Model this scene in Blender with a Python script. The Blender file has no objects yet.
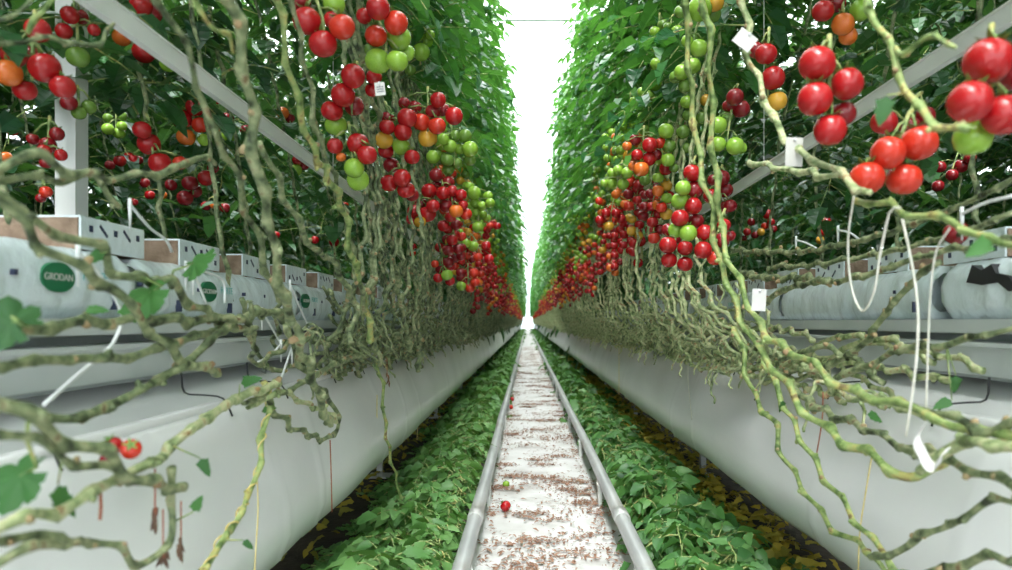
import bpy, math, random
import numpy as np
from mathutils import Vector, Matrix, Quaternion

random.seed(7)
RNG = np.random.default_rng(7)
C = bpy.context.scene.collection
F = 700.0                      # focal length in pixels of the 1012 x 570 frame
VX, VY = 527.0, 322.0          # vanishing point of the aisle
CAM = Vector((-0.08, 0.0, 0.86))
PI = math.pi

def at(px, py, Y):
    return Vector((CAM.x + (px - VX) / F * Y, Y, CAM.z - (py - VY) / F * Y))

# ------------------------------------------------------------------ materials
def new_mat(name):
    m = bpy.data.materials.new(name)
    m.use_nodes = True
    nt = m.node_tree
    for n in list(nt.nodes):
        nt.nodes.remove(n)
    out = nt.nodes.new('ShaderNodeOutputMaterial')
    return m, nt, out

def ramp(nt, fac, stops):
    r = nt.nodes.new('ShaderNodeValToRGB')
    els = r.color_ramp.elements
    while len(els) > 1:
        els.remove(els[-1])
    els[0].position = stops[0][0]
    els[0].color = (*stops[0][1], 1)
    for p, c in stops[1:]:
        e = els.new(p)
        e.color = (*c, 1)
    nt.links.new(fac, r.inputs[0])
    return r.outputs[0]

def noise(nt, scale, detail=3, coord='Object', stretch=None):
    tc = nt.nodes.new('ShaderNodeTexCoord')
    n = nt.nodes.new('ShaderNodeTexNoise')
    n.inputs['Scale'].default_value = scale
    n.inputs['Detail'].default_value = detail
    src = tc.outputs[coord]
    if stretch:
        mp = nt.nodes.new('ShaderNodeMapping')
        mp.inputs['Scale'].default_value = stretch
        nt.links.new(src, mp.inputs[0])
        src = mp.outputs[0]
    nt.links.new(src, n.inputs['Vector'])
    return n.outputs['Fac']

def mix_value(nt, a, b, f):
    m = nt.nodes.new('ShaderNodeMath'); m.operation = 'MULTIPLY_ADD'
    nt.links.new(b, m.inputs[0]); m.inputs[1].default_value = f
    nt.links.new(a, m.inputs[2])
    return m.outputs[0]

def surf(name, stops, scale=8, rough=.5, bump=0, bscale=None, metal=0, coat=0, spec=.5, stretch=None, coord='Object', detail=3):
    m, nt, out = new_mat(name)
    b = nt.nodes.new('ShaderNodeBsdfPrincipled')
    b.inputs['Roughness'].default_value = rough
    b.inputs['Metallic'].default_value = metal
    b.inputs['Coat Weight'].default_value = coat
    b.inputs['Coat Roughness'].default_value = .12
    b.inputs['Specular IOR Level'].default_value = spec
    fac = noise(nt, scale, detail, coord, stretch)
    nt.links.new(ramp(nt, fac, stops), b.inputs['Base Color'])
    if bump:
        bp = nt.nodes.new('ShaderNodeBump')
        bp.inputs['Strength'].default_value = bump
        bp.inputs['Distance'].default_value = .01
        nt.links.new(noise(nt, bscale or scale, 4, coord, stretch), bp.inputs['Height'])
        nt.links.new(bp.outputs[0], b.inputs['Normal'])
    nt.links.new(b.outputs[0], out.inputs[0])
    return m

def leaf_mat(name, stops, trans=.35, rough=.42, tint=(.16, .36, .03)):
    m, nt, out = new_mat(name)
    g = nt.nodes.new('ShaderNodeNewGeometry')
    oi = nt.nodes.new('ShaderNodeObjectInfo')
    n = noise(nt, 9, 2)
    s = nt.nodes.new('ShaderNodeMath'); s.operation = 'MULTIPLY_ADD'
    nt.links.new(g.outputs['Random Per Island'], s.inputs[0]); s.inputs[1].default_value = .62
    nt.links.new(oi.outputs['Random'], s.inputs[2])
    s2 = nt.nodes.new('ShaderNodeMath'); s2.operation = 'MULTIPLY'
    nt.links.new(s.outputs[0], s2.inputs[0]); s2.inputs[1].default_value = .5
    v = mix_value(nt, s2.outputs[0], n, .28)
    col = ramp(nt, v, stops)
    b = nt.nodes.new('ShaderNodeBsdfPrincipled')
    b.inputs['Roughness'].default_value = rough
    nt.links.new(col, b.inputs['Base Color'])
    t = nt.nodes.new('ShaderNodeBsdfTranslucent')
    t.inputs['Color'].default_value = (*tint, 1)
    mx = nt.nodes.new('ShaderNodeMixShader')
    mx.inputs[0].default_value = trans
    nt.links.new(b.outputs[0], mx.inputs[1]); nt.links.new(t.outputs[0], mx.inputs[2])
    nt.links.new(mx.outputs[0], out.inputs[0])
    return m

M = {}
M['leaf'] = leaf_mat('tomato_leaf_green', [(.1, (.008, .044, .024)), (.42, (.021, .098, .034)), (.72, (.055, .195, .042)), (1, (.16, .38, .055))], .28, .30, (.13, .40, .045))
M['leaf_shade'] = leaf_mat('tomato_leaf_painted_shade', [(.1, (.004, .024, .015)), (.5, (.013, .060, .025)), (1, (.045, .16, .042))], .18, .28, (.12, .32, .04))  # darker copy of the leaf green, background shade put into its colour
M['leaf_hand'] = leaf_mat('vine_leaf', [(.1, (.010, .055, .02)), (.5, (.028, .12, .03)), (1, (.07, .22, .05))], .25, .6)
M['leaf_cut'] = leaf_mat('cut_leaf', [(.1, (.03, .11, .035)), (.35, (.10, .26, .07)), (.7, (.22, .42, .13)), (1, (.46, .58, .22))], .24, .42)
M['leaf_yellow'] = leaf_mat('wilted_leaf', [(.15, (.12, .16, .03)), (.5, (.48, .38, .05)), (.8, (.62, .42, .04)), (1, (.28, .13, .05))], .2, .6, (.4, .3, .02))
M['stem'] = surf('vine_stem', [(.34, (.03, .042, .016)), (.43, (.125, .165, .078)), (.54, (.235, .275, .135)), (.62, (.35, .375, .21)), (.70, (.21, .14, .065)), (.78, (.09, .06, .03))], 42, .55, .7, 90, detail=5)
M['stem_pale'] = surf('vine_stem_pale', [(.34, (.10, .135, .045)), (.43, (.27, .345, .155)), (.54, (.46, .50, .26)), (.62, (.57, .56, .33)), (.70, (.36, .23, .09))], 42, .55, .7, 90, detail=5)
M['stem_green'] = surf('young_stem', [(.36, (.09, .15, .04)), (.45, (.22, .31, .095)), (.55, (.33, .40, .15)), (.62, (.46, .42, .14)), (.68, (.20, .15, .06))], 38, .5, .5, 80, detail=5)
M['scar'] = surf('leaf_scar', [(.3, (.28, .27, .14)), (.55, (.36, .25, .13)), (.75, (.16, .09, .045))], 40, .7)
M['calyx'] = surf('calyx_green', [(.3, (.09, .20, .04)), (.7, (.16, .30, .06))], 30, .6)
TOM = {}
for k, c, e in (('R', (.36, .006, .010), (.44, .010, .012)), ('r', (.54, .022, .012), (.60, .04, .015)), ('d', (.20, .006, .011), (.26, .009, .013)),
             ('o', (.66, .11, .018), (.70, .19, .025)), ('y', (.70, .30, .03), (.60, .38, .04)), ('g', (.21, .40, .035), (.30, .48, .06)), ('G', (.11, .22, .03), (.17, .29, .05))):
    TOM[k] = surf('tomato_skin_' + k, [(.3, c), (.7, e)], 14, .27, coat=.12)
M['film'] = surf('white_gutter_film', [(.3, (.80, .80, .825)), (.55, (.885, .885, .90)), (.8, (.82, .82, .84))], 2.2, .24, .35, 6, spec=.55, stretch=(1, .35, 1))
M['bag'] = surf('white_bag_film', [(.3, (.70, .79, .85)), (.7, (.82, .88, .92))], 5, .26, 1.0, 18)
M['recess_shade'] = surf('painted_recess_shade', [(.3, (.22, .24, .25)), (.7, (.28, .30, .31))], 5, .6)  # dark grey standing in for shade along the tray recess
M['tray'] = surf('grey_tray_metal', [(.3, (.50, .54, .55)), (.7, (.60, .63, .63))], 5, .42)
M['white'] = surf('white_painted_metal', [(.3, (.68, .69, .68)), (.7, (.77, .78, .77))], 5, .4)
M['greybar'] = surf('grey_white_bar', [(.3, (.72, .72, .71)), (.7, (.80, .80, .79))], 5, .45)
M['rail'] = surf('rail_pipe_paint', [(.3, (.38, .39, .40)), (.55, (.52, .53, .53)), (.75, (.33, .29, .26))], 6, .38, metal=.25, stretch=(1, .4, 1))
M['black'] = surf('black_plastic', [(.3, (.012, .013, .016)), (.7, (.03, .03, .035))], 9, .5)
M['drip'] = surf('white_drip_hose', [(.3, (.72, .74, .75)), (.7, (.82, .83, .83))], 9, .4)
M['twine'] = surf('cream_twine', [(.3, (.60, .58, .50)), (.7, (.75, .73, .66))], 60, .8)
M['twine_yellow'] = surf('yellow_twine', [(.3, (.62, .48, .14)), (.7, (.75, .62, .28))], 60, .8)
M['root'] = surf('red_brown_root', [(.3, (.30, .07, .04)), (.7, (.42, .15, .08))], 40, .7)
M['tag'] = surf('white_tag_card', [(.3, (.54, .53, .51)), (.7, (.62, .61, .59))], 12, .6)
M['ink'] = surf('dark_blue_ink', [(.3, (.02, .03, .07)), (.7, (.04, .05, .10))], 12, .6)
M['logo'] = surf('green_logo_ink', [(.3, (.008, .13, .055)), (.7, (.015, .17, .075))], 12, .45)
M['teal'] = surf('pale_teal_ink', [(.3, (.12, .42, .45)), (.7, (.2, .5, .52))], 12, .5)
M['coir'] = surf('brown_block_core', [(.3, (.17, .11, .075)), (.6, (.30, .21, .15)), (.8, (.38, .28, .2))], 25, .9, .6, 90)
M['soil'] = surf('dark_soil', [(.3, (.018, .014, .011)), (.6, (.045, .034, .024)), (.8, (.08, .06, .04))], 9, .95, .8, 30)
M['flake'] = leaf_mat('dry_flake', [(.1, (.10, .05, .034)), (.45, (.22, .11, .07)), (.8, (.32, .19, .125)), (1, (.45, .34, .25))], .08, .8, (.3, .12, .06))
M['withered'] = leaf_mat('withered_blade', [(.1, (.05, .03, .022)), (.5, (.13, .075, .05)), (1, (.22, .14, .09))], .1, .8, (.2, .1, .05))
M['path'] = surf('white_ground_sheet', [(.28, (.36, .34, .325)), (.42, (.55, .54, .53)), (.6, (.64, .635, .635)), (.8, (.58, .575, .57))], 5, .6, .4, 14, detail=7)

# ------------------------------------------------------------------ mesh helpers
class MB:
    def __init__(self):
        self.v, self.f, self.mi = [], [], []
        self.n = 0
    def add(self, v, f, mi=0):
        self.v.extend(map(tuple, v))
        b = self.n
        self.f.extend(tuple(i + b for i in q) for q in f)
        self.mi.extend([mi] * len(f))
        self.n += len(v)
    def box(self, c, s, mi=0, rot=None):
        hx, hy, hz = s[0] / 2, s[1] / 2, s[2] / 2
        v = [Vector((x, y, z)) for x in (-hx, hx) for y in (-hy, hy) for z in (-hz, hz)]
        if rot is not None:
            v = [rot @ p for p in v]
        c = Vector(c)
        self.add([p + c for p in v], [(0, 1, 3, 2), (4, 6, 7, 5), (0, 4, 5, 1), (2, 3, 7, 6), (0, 2, 6, 4), (1, 5, 7, 3)], mi)
    def tube(self, pts, rad, seg=8, mi=0, cap=True, rib=0.0):
        pts = [Vector(p) for p in pts]
        n = len(pts)
        if not hasattr(rad, '__len__'):
            rad = [rad] * n
        t = [(pts[min(i + 1, n - 1)] - pts[max(i - 1, 0)]).normalized() for i in range(n)]
        u = t[0].orthogonal().normalized()
        v, f = [], []
        for i in range(n):
            if i:
                u = (u - t[i] * u.dot(t[i]))
                u = u.normalized() if u.length > 1e-6 else t[i].orthogonal().normalized()
            w = t[i].cross(u)
            for k in range(seg):
                a = 2 * PI * k / seg
                q = rad[i] * (1 + rib * math.cos(3 * a + i * .11) + rib * .6 * math.sin(2 * a - i * .17))
                v.append(pts[i] + (u * math.cos(a) + w * math.sin(a)) * q)
        for i in range(n - 1):
            for k in range(seg):
                k2 = (k + 1) % seg
                f.append((i * seg + k, i * seg + k2, (i + 1) * seg + k2, (i + 1) * seg + k))
        if cap:
            f.append(tuple(range(seg - 1, -1, -1)))
            f.append(tuple((n - 1) * seg + k for k in range(seg)))
        self.add(v, f, mi)
    def mesh(self, name, mats, smooth=True):
        me = bpy.data.meshes.new(name)
        me.from_pydata(self.v, [], self.f)
        for m in (mats if isinstance(mats, (list, tuple)) else [mats]):
            me.materials.append(m)
        if self.f:
            me.polygons.foreach_set('material_index', self.mi)
            me.polygons.foreach_set('use_smooth', [smooth] * len(self.f))
        me.update()
        return me
    def obj(self, name, mats, parent=None, smooth=True):
        return link(name, self.mesh(name, mats, smooth), parent)

def link(name, data, parent=None):
    o = bpy.data.objects.new(name, data)
    C.objects.link(o)
    if parent is not None:
        o.parent = parent
    return o

def tag(o, label=None, cat=None, group=None, kind=None):
    if label: o['label'] = label
    if cat: o['category'] = cat
    if group: o['group'] = group
    if kind: o['kind'] = kind
    return o

def thing(name, loc, label, cat, group=None, rz=0):
    o = bpy.data.objects.new(name, None)
    o.empty_display_size = .05
    C.objects.link(o)
    o.location = loc
    o.rotation_euler = (0, 0, rz)
    return tag(o, label, cat, group)

def spline(pts, step):
    """Catmull-Rom through pts, resampled about every step."""
    P = [np.array(p, float) for p in pts]
    if len(P) == 2:
        P = [P[0], (P[0] + P[1]) / 2, P[1]]
    P = [2 * P[0] - P[1]] + P + [2 * P[-1] - P[-2]]
    out = []
    for i in range(1, len(P) - 2):
        a, b, c, d = P[i - 1], P[i], P[i + 1], P[i + 2]
        n = max(2, int(np.linalg.norm(c - b) / step))
        for k in range(n):
            t = k / n
            out.append(.5 * ((2 * b) + (c - a) * t + (2 * a - 5 * b + 4 * c - d) * t * t + (3 * b - a - 3 * c + d) * t ** 3))
    out.append(P[-2])
    return np.array(out)

def add_stem(mb, pts, r0, r1, step=.012, seg=8, gap=.065, zig=.006, seed=0, stubs=True, bump=.38):
    """A knobbly tomato vine: zigzag between nodes, swollen at every node, pale leaf scars."""
    rnd = random.Random(seed)
    P = spline(pts, step)
    d = np.concatenate([[0], np.cumsum(np.linalg.norm(np.diff(P, axis=0), axis=1))])
    L = d[-1]
    nodes = [rnd.uniform(.2, .8) * gap]
    while nodes[-1] < L:
        nodes.append(nodes[-1] + gap * rnd.uniform(.7, 1.35))
    sg, offs = 1, []
    for k in nodes:
        sg = -sg
        offs.append([sg * zig * rnd.uniform(.5, 1.3), rnd.uniform(-1, 1) * zig, sg * zig * rnd.uniform(.2, 1.2)])
    offs = np.array(offs)
    ox = np.stack([np.interp(d, nodes, offs[:, i]) for i in range(3)], 1)
    Q = P + ox
    near = np.min(np.abs(d[:, None] - np.array(nodes)[None]), axis=1)
    wob = np.interp(d, np.linspace(0, L, max(4, int(L / .04))), [rnd.uniform(.85, 1.12) for _ in range(max(4, int(L / .04)))])
    rad = (r0 + (r1 - r0) * d / max(L, 1e-6)) * (1 + bump * np.exp(-(near / (.16 * gap)) ** 2)) * wob
    mb.tube(Q, list(rad), seg, 0, True, .09)
    if stubs:
        for k in nodes[:-1]:
            i = int(np.argmin(np.abs(d - k)))
            if i < 1 or i >= len(Q) - 1:
                continue
            t = Vector(Q[i + 1] - Q[i - 1]).normalized()
            n = t.orthogonal().normalized()
            n.rotate(Quaternion(t, rnd.uniform(0, 2 * PI)))
            p = Vector(Q[i]); r = rad[i]
            ln = r * rnd.choice((.98, 1.02, 1.08, 1.15, 1.2, 1.7))
            mb.tube([p + n * r * .3 - t * r * .3, p + n * ln * .93 + t * r * .2, p + n * ln + t * r * .45], [r * .75, r * .55, r * .3], 6, 1 if rnd.random() < .45 else 0)
    return Q

def leaflet(mb, p, d, nrm, L, W, rnd, mi=0, n=6, droop=.25):
    """One lobed leaflet folded along its midrib."""
    d = d.normalized()
    s = d.cross(nrm)
    s = s.normalized() if s.length > 1e-4 else d.orthogonal().normalized()
    up = s.cross(d)
    prof = [0, .62, .95, .80, .92, .55, .60, 0] if n >= 6 else [0, .75, .95, .6, 0]
    k = len(prof) - 1
    fold = rnd.uniform(.15, .5)
    curl = rnd.uniform(.3, 1.2) * droop
    v = []
    for i, w in enumerate(prof):
        t = i / k
        m = p + d * (L * t) - up * (curl * L * t * t)
        j = rnd.uniform(.85, 1.15)
        back = -.10 * L if i % 2 == 0 and 0 < i < k else .04 * L
        e = W * w * .5 * j
        v += [m + s * e + up * (e * fold) + d * back, m, m - s * e + up * (e * fold) + d * back]
    f = []
    for i in range(k):
        a = 3 * i
        f += [(a, a + 3, a + 4, a + 1), (a + 1, a + 4, a + 5, a + 2)]
    mb.add(v, f, mi)

def compound_leaf(mb, p, d, L, rnd, mi=0, smi=1, droop=.5, pairs=3, n=6, big=1.0, rachis=True, up=Vector((0, 0, 1))):
    """A pinnate tomato leaf: drooping rachis, opposite leaflets, terminal leaflet."""
    d = d.normalized()
    pts = []
    side = d.cross(up)
    side = side.normalized() if side.length > 1e-3 else Vector((1, 0, 0))
    nrm = side.cross(d)
    for i in range(pairs * 2 + 2):
        t = i / (pairs * 2 + 1)
        pts.append(p + d * (L * t) - up * (droop * L * t * t) + side * (.05 * L * math.sin(t * 4 + rnd.random())))
    if rachis:
        mb.tube(pts, [.0035 - .0022 * i / len(pts) for i in range(len(pts))], 4, smi, cap=False)
    for k in range(pairs):
        i = 2 + 2 * k
        t = (pts[min(i + 1, len(pts) - 1)] - pts[i - 1]).normalized()
        for sd in (-1, 1):
            dd = side * sd + t * rnd.uniform(.3, .7) - up * rnd.uniform(-.1, .35)
            sz = (.42 if k < pairs - 1 else .38) * rnd.uniform(.8, 1.15) * big
            leaflet(mb, pts[i], dd, nrm + Vector((rnd.uniform(-.9, .9), rnd.uniform(-.9, .9), .2)), L * sz, L * sz * .62, rnd, mi, n)
            if n >= 6 and rnd.random() < .5:
                leaflet(mb, pts[i - 1], dd, nrm, L * .13, L * .09, rnd, mi, 4)
    t = (pts[-1] - pts[-2]).normalized()
    leaflet(mb, pts[-1], t, nrm, L * .45 * big, L * .32 * big, rnd, mi, n)

def lobed_leaf(mb, c, size, axis, nrm, rnd, root=None):
    """One broad leaf with seven toothed lobes, folded along its veins."""
    axis = axis.normalized(); sd = axis.cross(nrm).normalized(); up = sd.cross(axis)
    n = 56; v = [c]; ring = 2
    for j in (1, 2):
        for k in range(n):
            a = 2 * PI * k / n
            lob = .74 + .26 * abs(math.cos(3.5 * a)) ** .8
            if abs(a - PI) < .35: lob *= .45
            r = size * .5 * lob * (1.15 + .25 * math.cos(a)) * (1 + .035 * math.cos(21 * a)) * (j / 2)
            zz = size * (.02 * math.cos(7 * a) * (j / 2) - .10 * (j / 2) ** 2 + .05 * math.sin(2 * a + 1))
            v.append(c + axis * (r * math.cos(a)) + sd * (r * math.sin(a)) + up * zz)
    f = [(0, 1 + k, 1 + (k + 1) % n) for k in range(n)] + [(1 + k, 1 + n + k, 1 + n + (k + 1) % n, 1 + (k + 1) % n) for k in range(n)]
    mb.add(v, f)
    if root is not None:
        e = c - axis * size * .28
        mb.tube([root, (root + e) / 2 + up * .01, e, c], [.0022, .002, .0018, .001], 6, 1)

def tomato_mesh(key, name, seg=20, rings=12):
    v, f = [], []
    for j in range(rings + 1):
        th = PI * j / rings
        r = math.sin(th) ** .93
        z = math.cos(th) * .94
        if th < .7:
            z -= .16 * (1 - th / .7) ** 1.5
        if th > 2.85:
            z += .03
        for i in range(seg):
            a = 2 * PI * i / seg
            q = 1 + .012 * math.cos(5 * a) * math.sin(th)
            v.append((r * q * math.cos(a), r * q * math.sin(a), z))
    for j in range(rings):
        for i in range(seg):
            i2 = (i + 1) % seg
            f.append((j * seg + i, (j + 1) * seg + i, (j + 1) * seg + i2, j * seg + i2))
    mb = MB(); mb.add(v, f)
    return mb.mesh(name, TOM[key])

TM = {k: tomato_mesh(k, 'tomato_' + k) for k in TOM}

def calyx_mesh():
    mb = MB()
    for k in range(5):
        a = 2 * PI * k / 5
        d = Vector((math.cos(a), math.sin(a), 0)); s = Vector((-d.y, d.x, 0))
        z0 = .80
        pr = [(.0, .12, z0 + .02), (.3, .15, z0 + .10), (.55, .11, z0 + .16), (.8, .02, z0 + .30)]
        v = []
        for r, w, z in pr:
            v += [d * r + s * w + Vector((0, 0, z)), d * r - s * w + Vector((0, 0, z))]
        mb.add(v, [(2 * i, 2 * i + 1, 2 * i + 3, 2 * i + 2) for i in range(3)])
    mb.tube([(0, 0, .78), (.02, 0, .95), (.05, 0, 1.2)], [.12, .07, .06], 6)
    return mb.mesh('calyx', M['calyx'])
CALYX = calyx_mesh()

def up_quat(v):
    return Vector((0, 0, 1)).rotation_difference(v.normalized())

def build_cluster(anchor, toms, label, group=None, calyx=True, seed=0, stem_to=None):
    """toms: (world position, radius, colour key). anchor: where the truss leaves its vine."""
    rnd = random.Random(seed)
    root = thing('tomato_cluster', anchor, label, 'tomato cluster', group)
    A = Vector(anchor)
    cen = sum((p for p, r, k in toms), Vector()) / len(toms)
    low = min(p.z for p, r, k in toms)
    path = spline([A - A, (cen - A) * .35 + Vector((0, 0, .012)), (cen - A), Vector((cen.x - A.x, cen.y - A.y, low - A.z + .012))] if len(toms) > 2 else [Vector(), (cen - A)], .02)
    mb = MB()
    mb.tube(path, [.0042 - .002 * i / len(path) for i in range(len(path))], 6)
    for p, r, k in toms:
        q = p - A
        up = Vector((rnd.uniform(-.35, .35), rnd.uniform(-.35, .35), 1)) + (Vector(path[len(path) // 3]) - q).normalized() * .5
        rot = up_quat(up)
        o = link('tomato', TM[k], root)
        o.location = q
        o.rotation_mode = 'QUATERNION'
        o.rotation_quaternion = rot
        o.scale = (r, r, r * rnd.uniform(.95, 1.06))
        if calyx:
            link('calyx', CALYX, o)
        top = q + rot @ Vector((.05, 0, 1.1)) * r
        j = min(range(len(path)), key=lambda i: (Vector(path[i]) - top).length)
        j = max(0, j - 1)
        mb.tube([Vector(path[j]), (Vector(path[j]) + top) / 2 + Vector((0, 0, .006)), top], .0022, 5)
    mb.obj('stalk', M['stem_green'], root)
    return root

NUM = 'zero one two three four five six seven eight nine ten eleven twelve thirteen'.split()
ORD = ('zeroth first second third fourth fifth sixth seventh eighth ninth tenth eleventh twelfth thirteenth fourteenth fifteenth sixteenth '
       'seventeenth eighteenth nineteenth twentieth').split()
def ordinal(n):
    if n <= 20: return ORD[n]
    tens = {2: 'twenty', 3: 'thirty', 4: 'forty', 5: 'fifty'}[n // 10]
    return tens.replace('ty', 'tieth') if n % 10 == 0 else tens + '-' + ORD[n % 10]

# ------------------------------------------------------------------ the setting
LEN = 78.0
def struct(mb, name, mats, smooth=False):
    o = mb.obj(name, mats, None, smooth)
    o['kind'] = 'structure'
    return o
g = MB(); g.box((0, 36, -.03), (26, 92, .06)); struct(g, 'floor', M['soil'])
g = MB()
rows_y = np.arange(-1.0, LEN, .12)
v, f = [], []
rr = random.Random(3)
for y in rows_y:
    for x in (-.315, -.15, 0, .15, .315):
        v.append((x + (rr.uniform(-.006, .006) if abs(x) > .2 else 0), y, .012 + rr.uniform(0, .004)))
for i in range(len(rows_y) - 1):
    for k in range(4):
        a = i * 5 + k
        f.append((a, a + 1, a + 6, a + 5))
g.add(v, f)
g.box((-.315, LEN / 2, .004), (.01, LEN, .012)); g.box((.315, LEN / 2, .004), (.01, LEN, .012))
struct(g, 'path', M['path'], True)

# glass roof and far gable
def glass(name):
    m, nt, out = new_mat(name)
    t = nt.nodes.new('ShaderNodeBsdfTransparent'); t.inputs[0].default_value = (.95, .97, .97, 1)
    gl = nt.nodes.new('ShaderNodeBsdfGlossy'); gl.inputs['Roughness'].default_value = .05
    mx = nt.nodes.new('ShaderNodeMixShader'); mx.inputs[0].default_value = .04
    nt.links.new(t.outputs[0], mx.inputs[1]); nt.links.new(gl.outputs[0], mx.inputs[2]); nt.links.new(mx.outputs[0], out.inputs[0])
    return m
M['glass'] = glass('roof_glass')
ROOF = 5.6
g = MB(); g.box((0, 36, ROOF + .06), (26, 92, .01)); struct(g, 'ceiling', M['glass'])
n = 0
for y in np.arange(2.8, LEN, 2.7):
    n += 1
    g = MB(); g.box((0, y, ROOF), (26, .08, .09)); struct(g, 'trim_%d' % n, M['white'])
for x in (-6.4, -3.2, 3.2, 6.4):
    n += 1
    g = MB(); g.box((x, 36, ROOF + .1), (.05, 92, .06)); struct(g, 'trim_%d' % n, M['white'])
g = MB(); g.box((0, LEN + 1, ROOF / 2), (26, .02, ROOF)); struct(g, 'wall_end', M['glass'])

# ------------------------------------------------------------------ rails
def pipe_rail(x, label):
    root = thing('pipe_rail', (x, 0, 0), label, 'pipe rail')
    rnd = random.Random(int(x * 100))
    mb = MB()
    mb.tube([(rnd.uniform(-.004, .004), y, .132 + rnd.uniform(-.002, .002)) for y in np.arange(-.5, LEN, 1.0)], .027, 14)
    mb.obj('tube', M['rail'], root)
    for y in np.arange(2.1, 45, 1.15):
        b = MB()
        b.box((-.016 if x > 0 else .016, y, .06), (.016, .08, .115)); b.box((0, y, .009), (.09, .09, .008))
        b.box((0, y, .108), (.056, .06, .006))
        b.obj('support_bracket', M['greybar'], root, False)
    for y in (2.62, 8.4, 14.2, 20):
        b = MB()
        b.tube([(0, y - .045, .132), (0, y - .043, .132), (0, y + .043, .132), (0, y + .045, .132)], [.0275, .0305, .0305, .0275], 14)
        b.obj('joint_sleeve', M['rail'], root)
    return root
pipe_rail(-.272, 'long grey pipe rail on small feet along the left edge of the white path')
pipe_rail(.272, 'long grey pipe rail on small feet along the right edge of the white path')

# ------------------------------------------------------------------ gutters, trays, bags
PROFILE = [(.785, .650), (.765, .674), (.745, .662), (.722, .61), (.697, .545), (.675, .475), (.660, .405), (.659, .34), (.680, .283), (.722, .247), (.79, .230), (.90, .226), (1.02, .262), (1.10, .36), (1.13, .52), (1.14, .70),
           (1.11, .735), (1.0, .738), (.92, .732), (.865, .705), (.785, .650)]
def gutter(s, label):
    root = thing('drain_gutter', (0, 0, 0), label, 'gutter')
    rnd = random.Random(5 if s > 0 else 9)
    ys = list(np.arange(-5, -.4, .3)) + list(np.arange(-.4, 5, .02)) + list(np.arange(5, 14, .05)) + list(np.arange(14, LEN, .5))
    K = len(PROFILE)
    v, f = [], []
    ph = [(rnd.uniform(0, 6), rnd.uniform(.7, 2.6), rnd.uniform(-1.6, 1.6)) for _ in range(7)]
    seam = [(rnd.uniform(.55, .95) * (k + 1), rnd.uniform(-.9, .9)) for k in range(16)]
    for y in ys:
        for k, (x, z) in enumerate(PROFILE):
            w = sum(math.sin(a + b * 4 * y + c * k * .35) for a, b, c in ph) / 7
            for sy, tl in seam:
                u = (y - sy - tl * (z - .45) ** 2 * 2 - tl * .4 * (z - .45)) / .011
                if abs(u) < 3: w += .42 * math.exp(-u * u)
            amp = .011 if 3 <= k <= 11 else .003
            cx, cz = .9, .45
            dn = Vector((x - cx, 0, z - cz)).normalized()
            v.append((s * (x + dn.x * w * amp), y, z + dn.z * w * amp))
    for i in range(len(ys) - 1):
        for k in range(K - 1):
            a = i * K + k
            q = (a, a + 1, a + K + 1, a + K)
            f.append(q if s > 0 else q[::-1])
    mb = MB(); mb.add(v, f)
    mb.obj('film_wrap', M['film'], root)
    e = MB()
    e.tube([(s * .766, y, .674 + rnd.uniform(-.003, .003)) for y in np.arange(-.4, LEN, .5)], .012, 8)
    e.obj('edge_tube', M['film'], root)
    for y in np.arange(1.05, 7, .42):
        y += rnd.uniform(-.08, .08)
        h = MB()
        h.tube(spline([(s * .842, y, .75), (s * .835, y, .705), (s * .80, y + .01, .698), (s * .755, y + .012, .690), (s * .735, y + .015, .65)], .012), .0022, 5)
        h.obj('wire_clip', M['black'], root)
    for y in np.arange(1.5, 40, 2.4):
        h = MB()
        h.box((s * .9, y, .115), (.03, .03, .22)); h.box((s * .9, y, .228), (.32, .04, .012)); h.box((s * .9, y, .004), (.12, .12, .008))
        h.obj('support_leg', M['rail'], root, False)
    return root
gutter(-1, 'white film-wrapped gutter sagging like a half tube along the left row')
gutter(1, 'white film-wrapped gutter sagging like a half tube along the right row')

TX0, TX1 = .85, 1.09
def tray(s, label):
    root = thing('growing_tray', (0, 0, .72), label, 'growing tray')
    mb = MB()
    pr = [(TX0, .028), (TX0 - .002, .088), (TX0 - .010, .090), (TX0 - .010, .098), (TX0 + .03, .099), (TX0 + .03, .116), (TX0 - .004, .117), (TX0 - .006, .146), (TX1, .146), (TX1, .03), (TX0 + .12, .01)]
    K = len(pr)
    ys = np.arange(-.4, LEN, 1.0)
    v = [(s * x, y, z) for y in ys for x, z in pr]
    f = [(i * K + k, i * K + (k + 1) % K, (i + 1) * K + (k + 1) % K, (i + 1) * K + k) for i in range(len(ys) - 1) for k in range(K)]
    if s < 0: f = [q[::-1] for q in f]
    f.append(tuple(range(K))); mb.add(v, f)
    mb.obj('channel', M['tray'], root, False)
    l = MB(); l.box((s * (TX0 + .029), LEN / 2 - .2, .107), (.006, LEN, .014)); l.box((s * (TX0 - .001), LEN / 2 - .2, .027), (.006, LEN, .006)); l.obj('painted_shadow_line', M['recess_shade'], root, False)  # dark strips drawn along the tray as its shadow line
    for y in np.arange(.9, 30, 1.2):
        h = MB()
        h.tube([(s * (TX0 + .02), y, -.035), (s * (TX0 + .02), y, .02)], .008, 6)
        h.tube([(s * (TX1 - .02), y, -.035), (s * (TX1 - .02), y, .02)], .008, 6)
        h.obj('tray_foot', M['rail'], root)
    return root
tray(-1, 'grey metal growing tray carrying the bags of the left row')
tray(1, 'grey metal growing tray carrying the bags of the right row')

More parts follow.
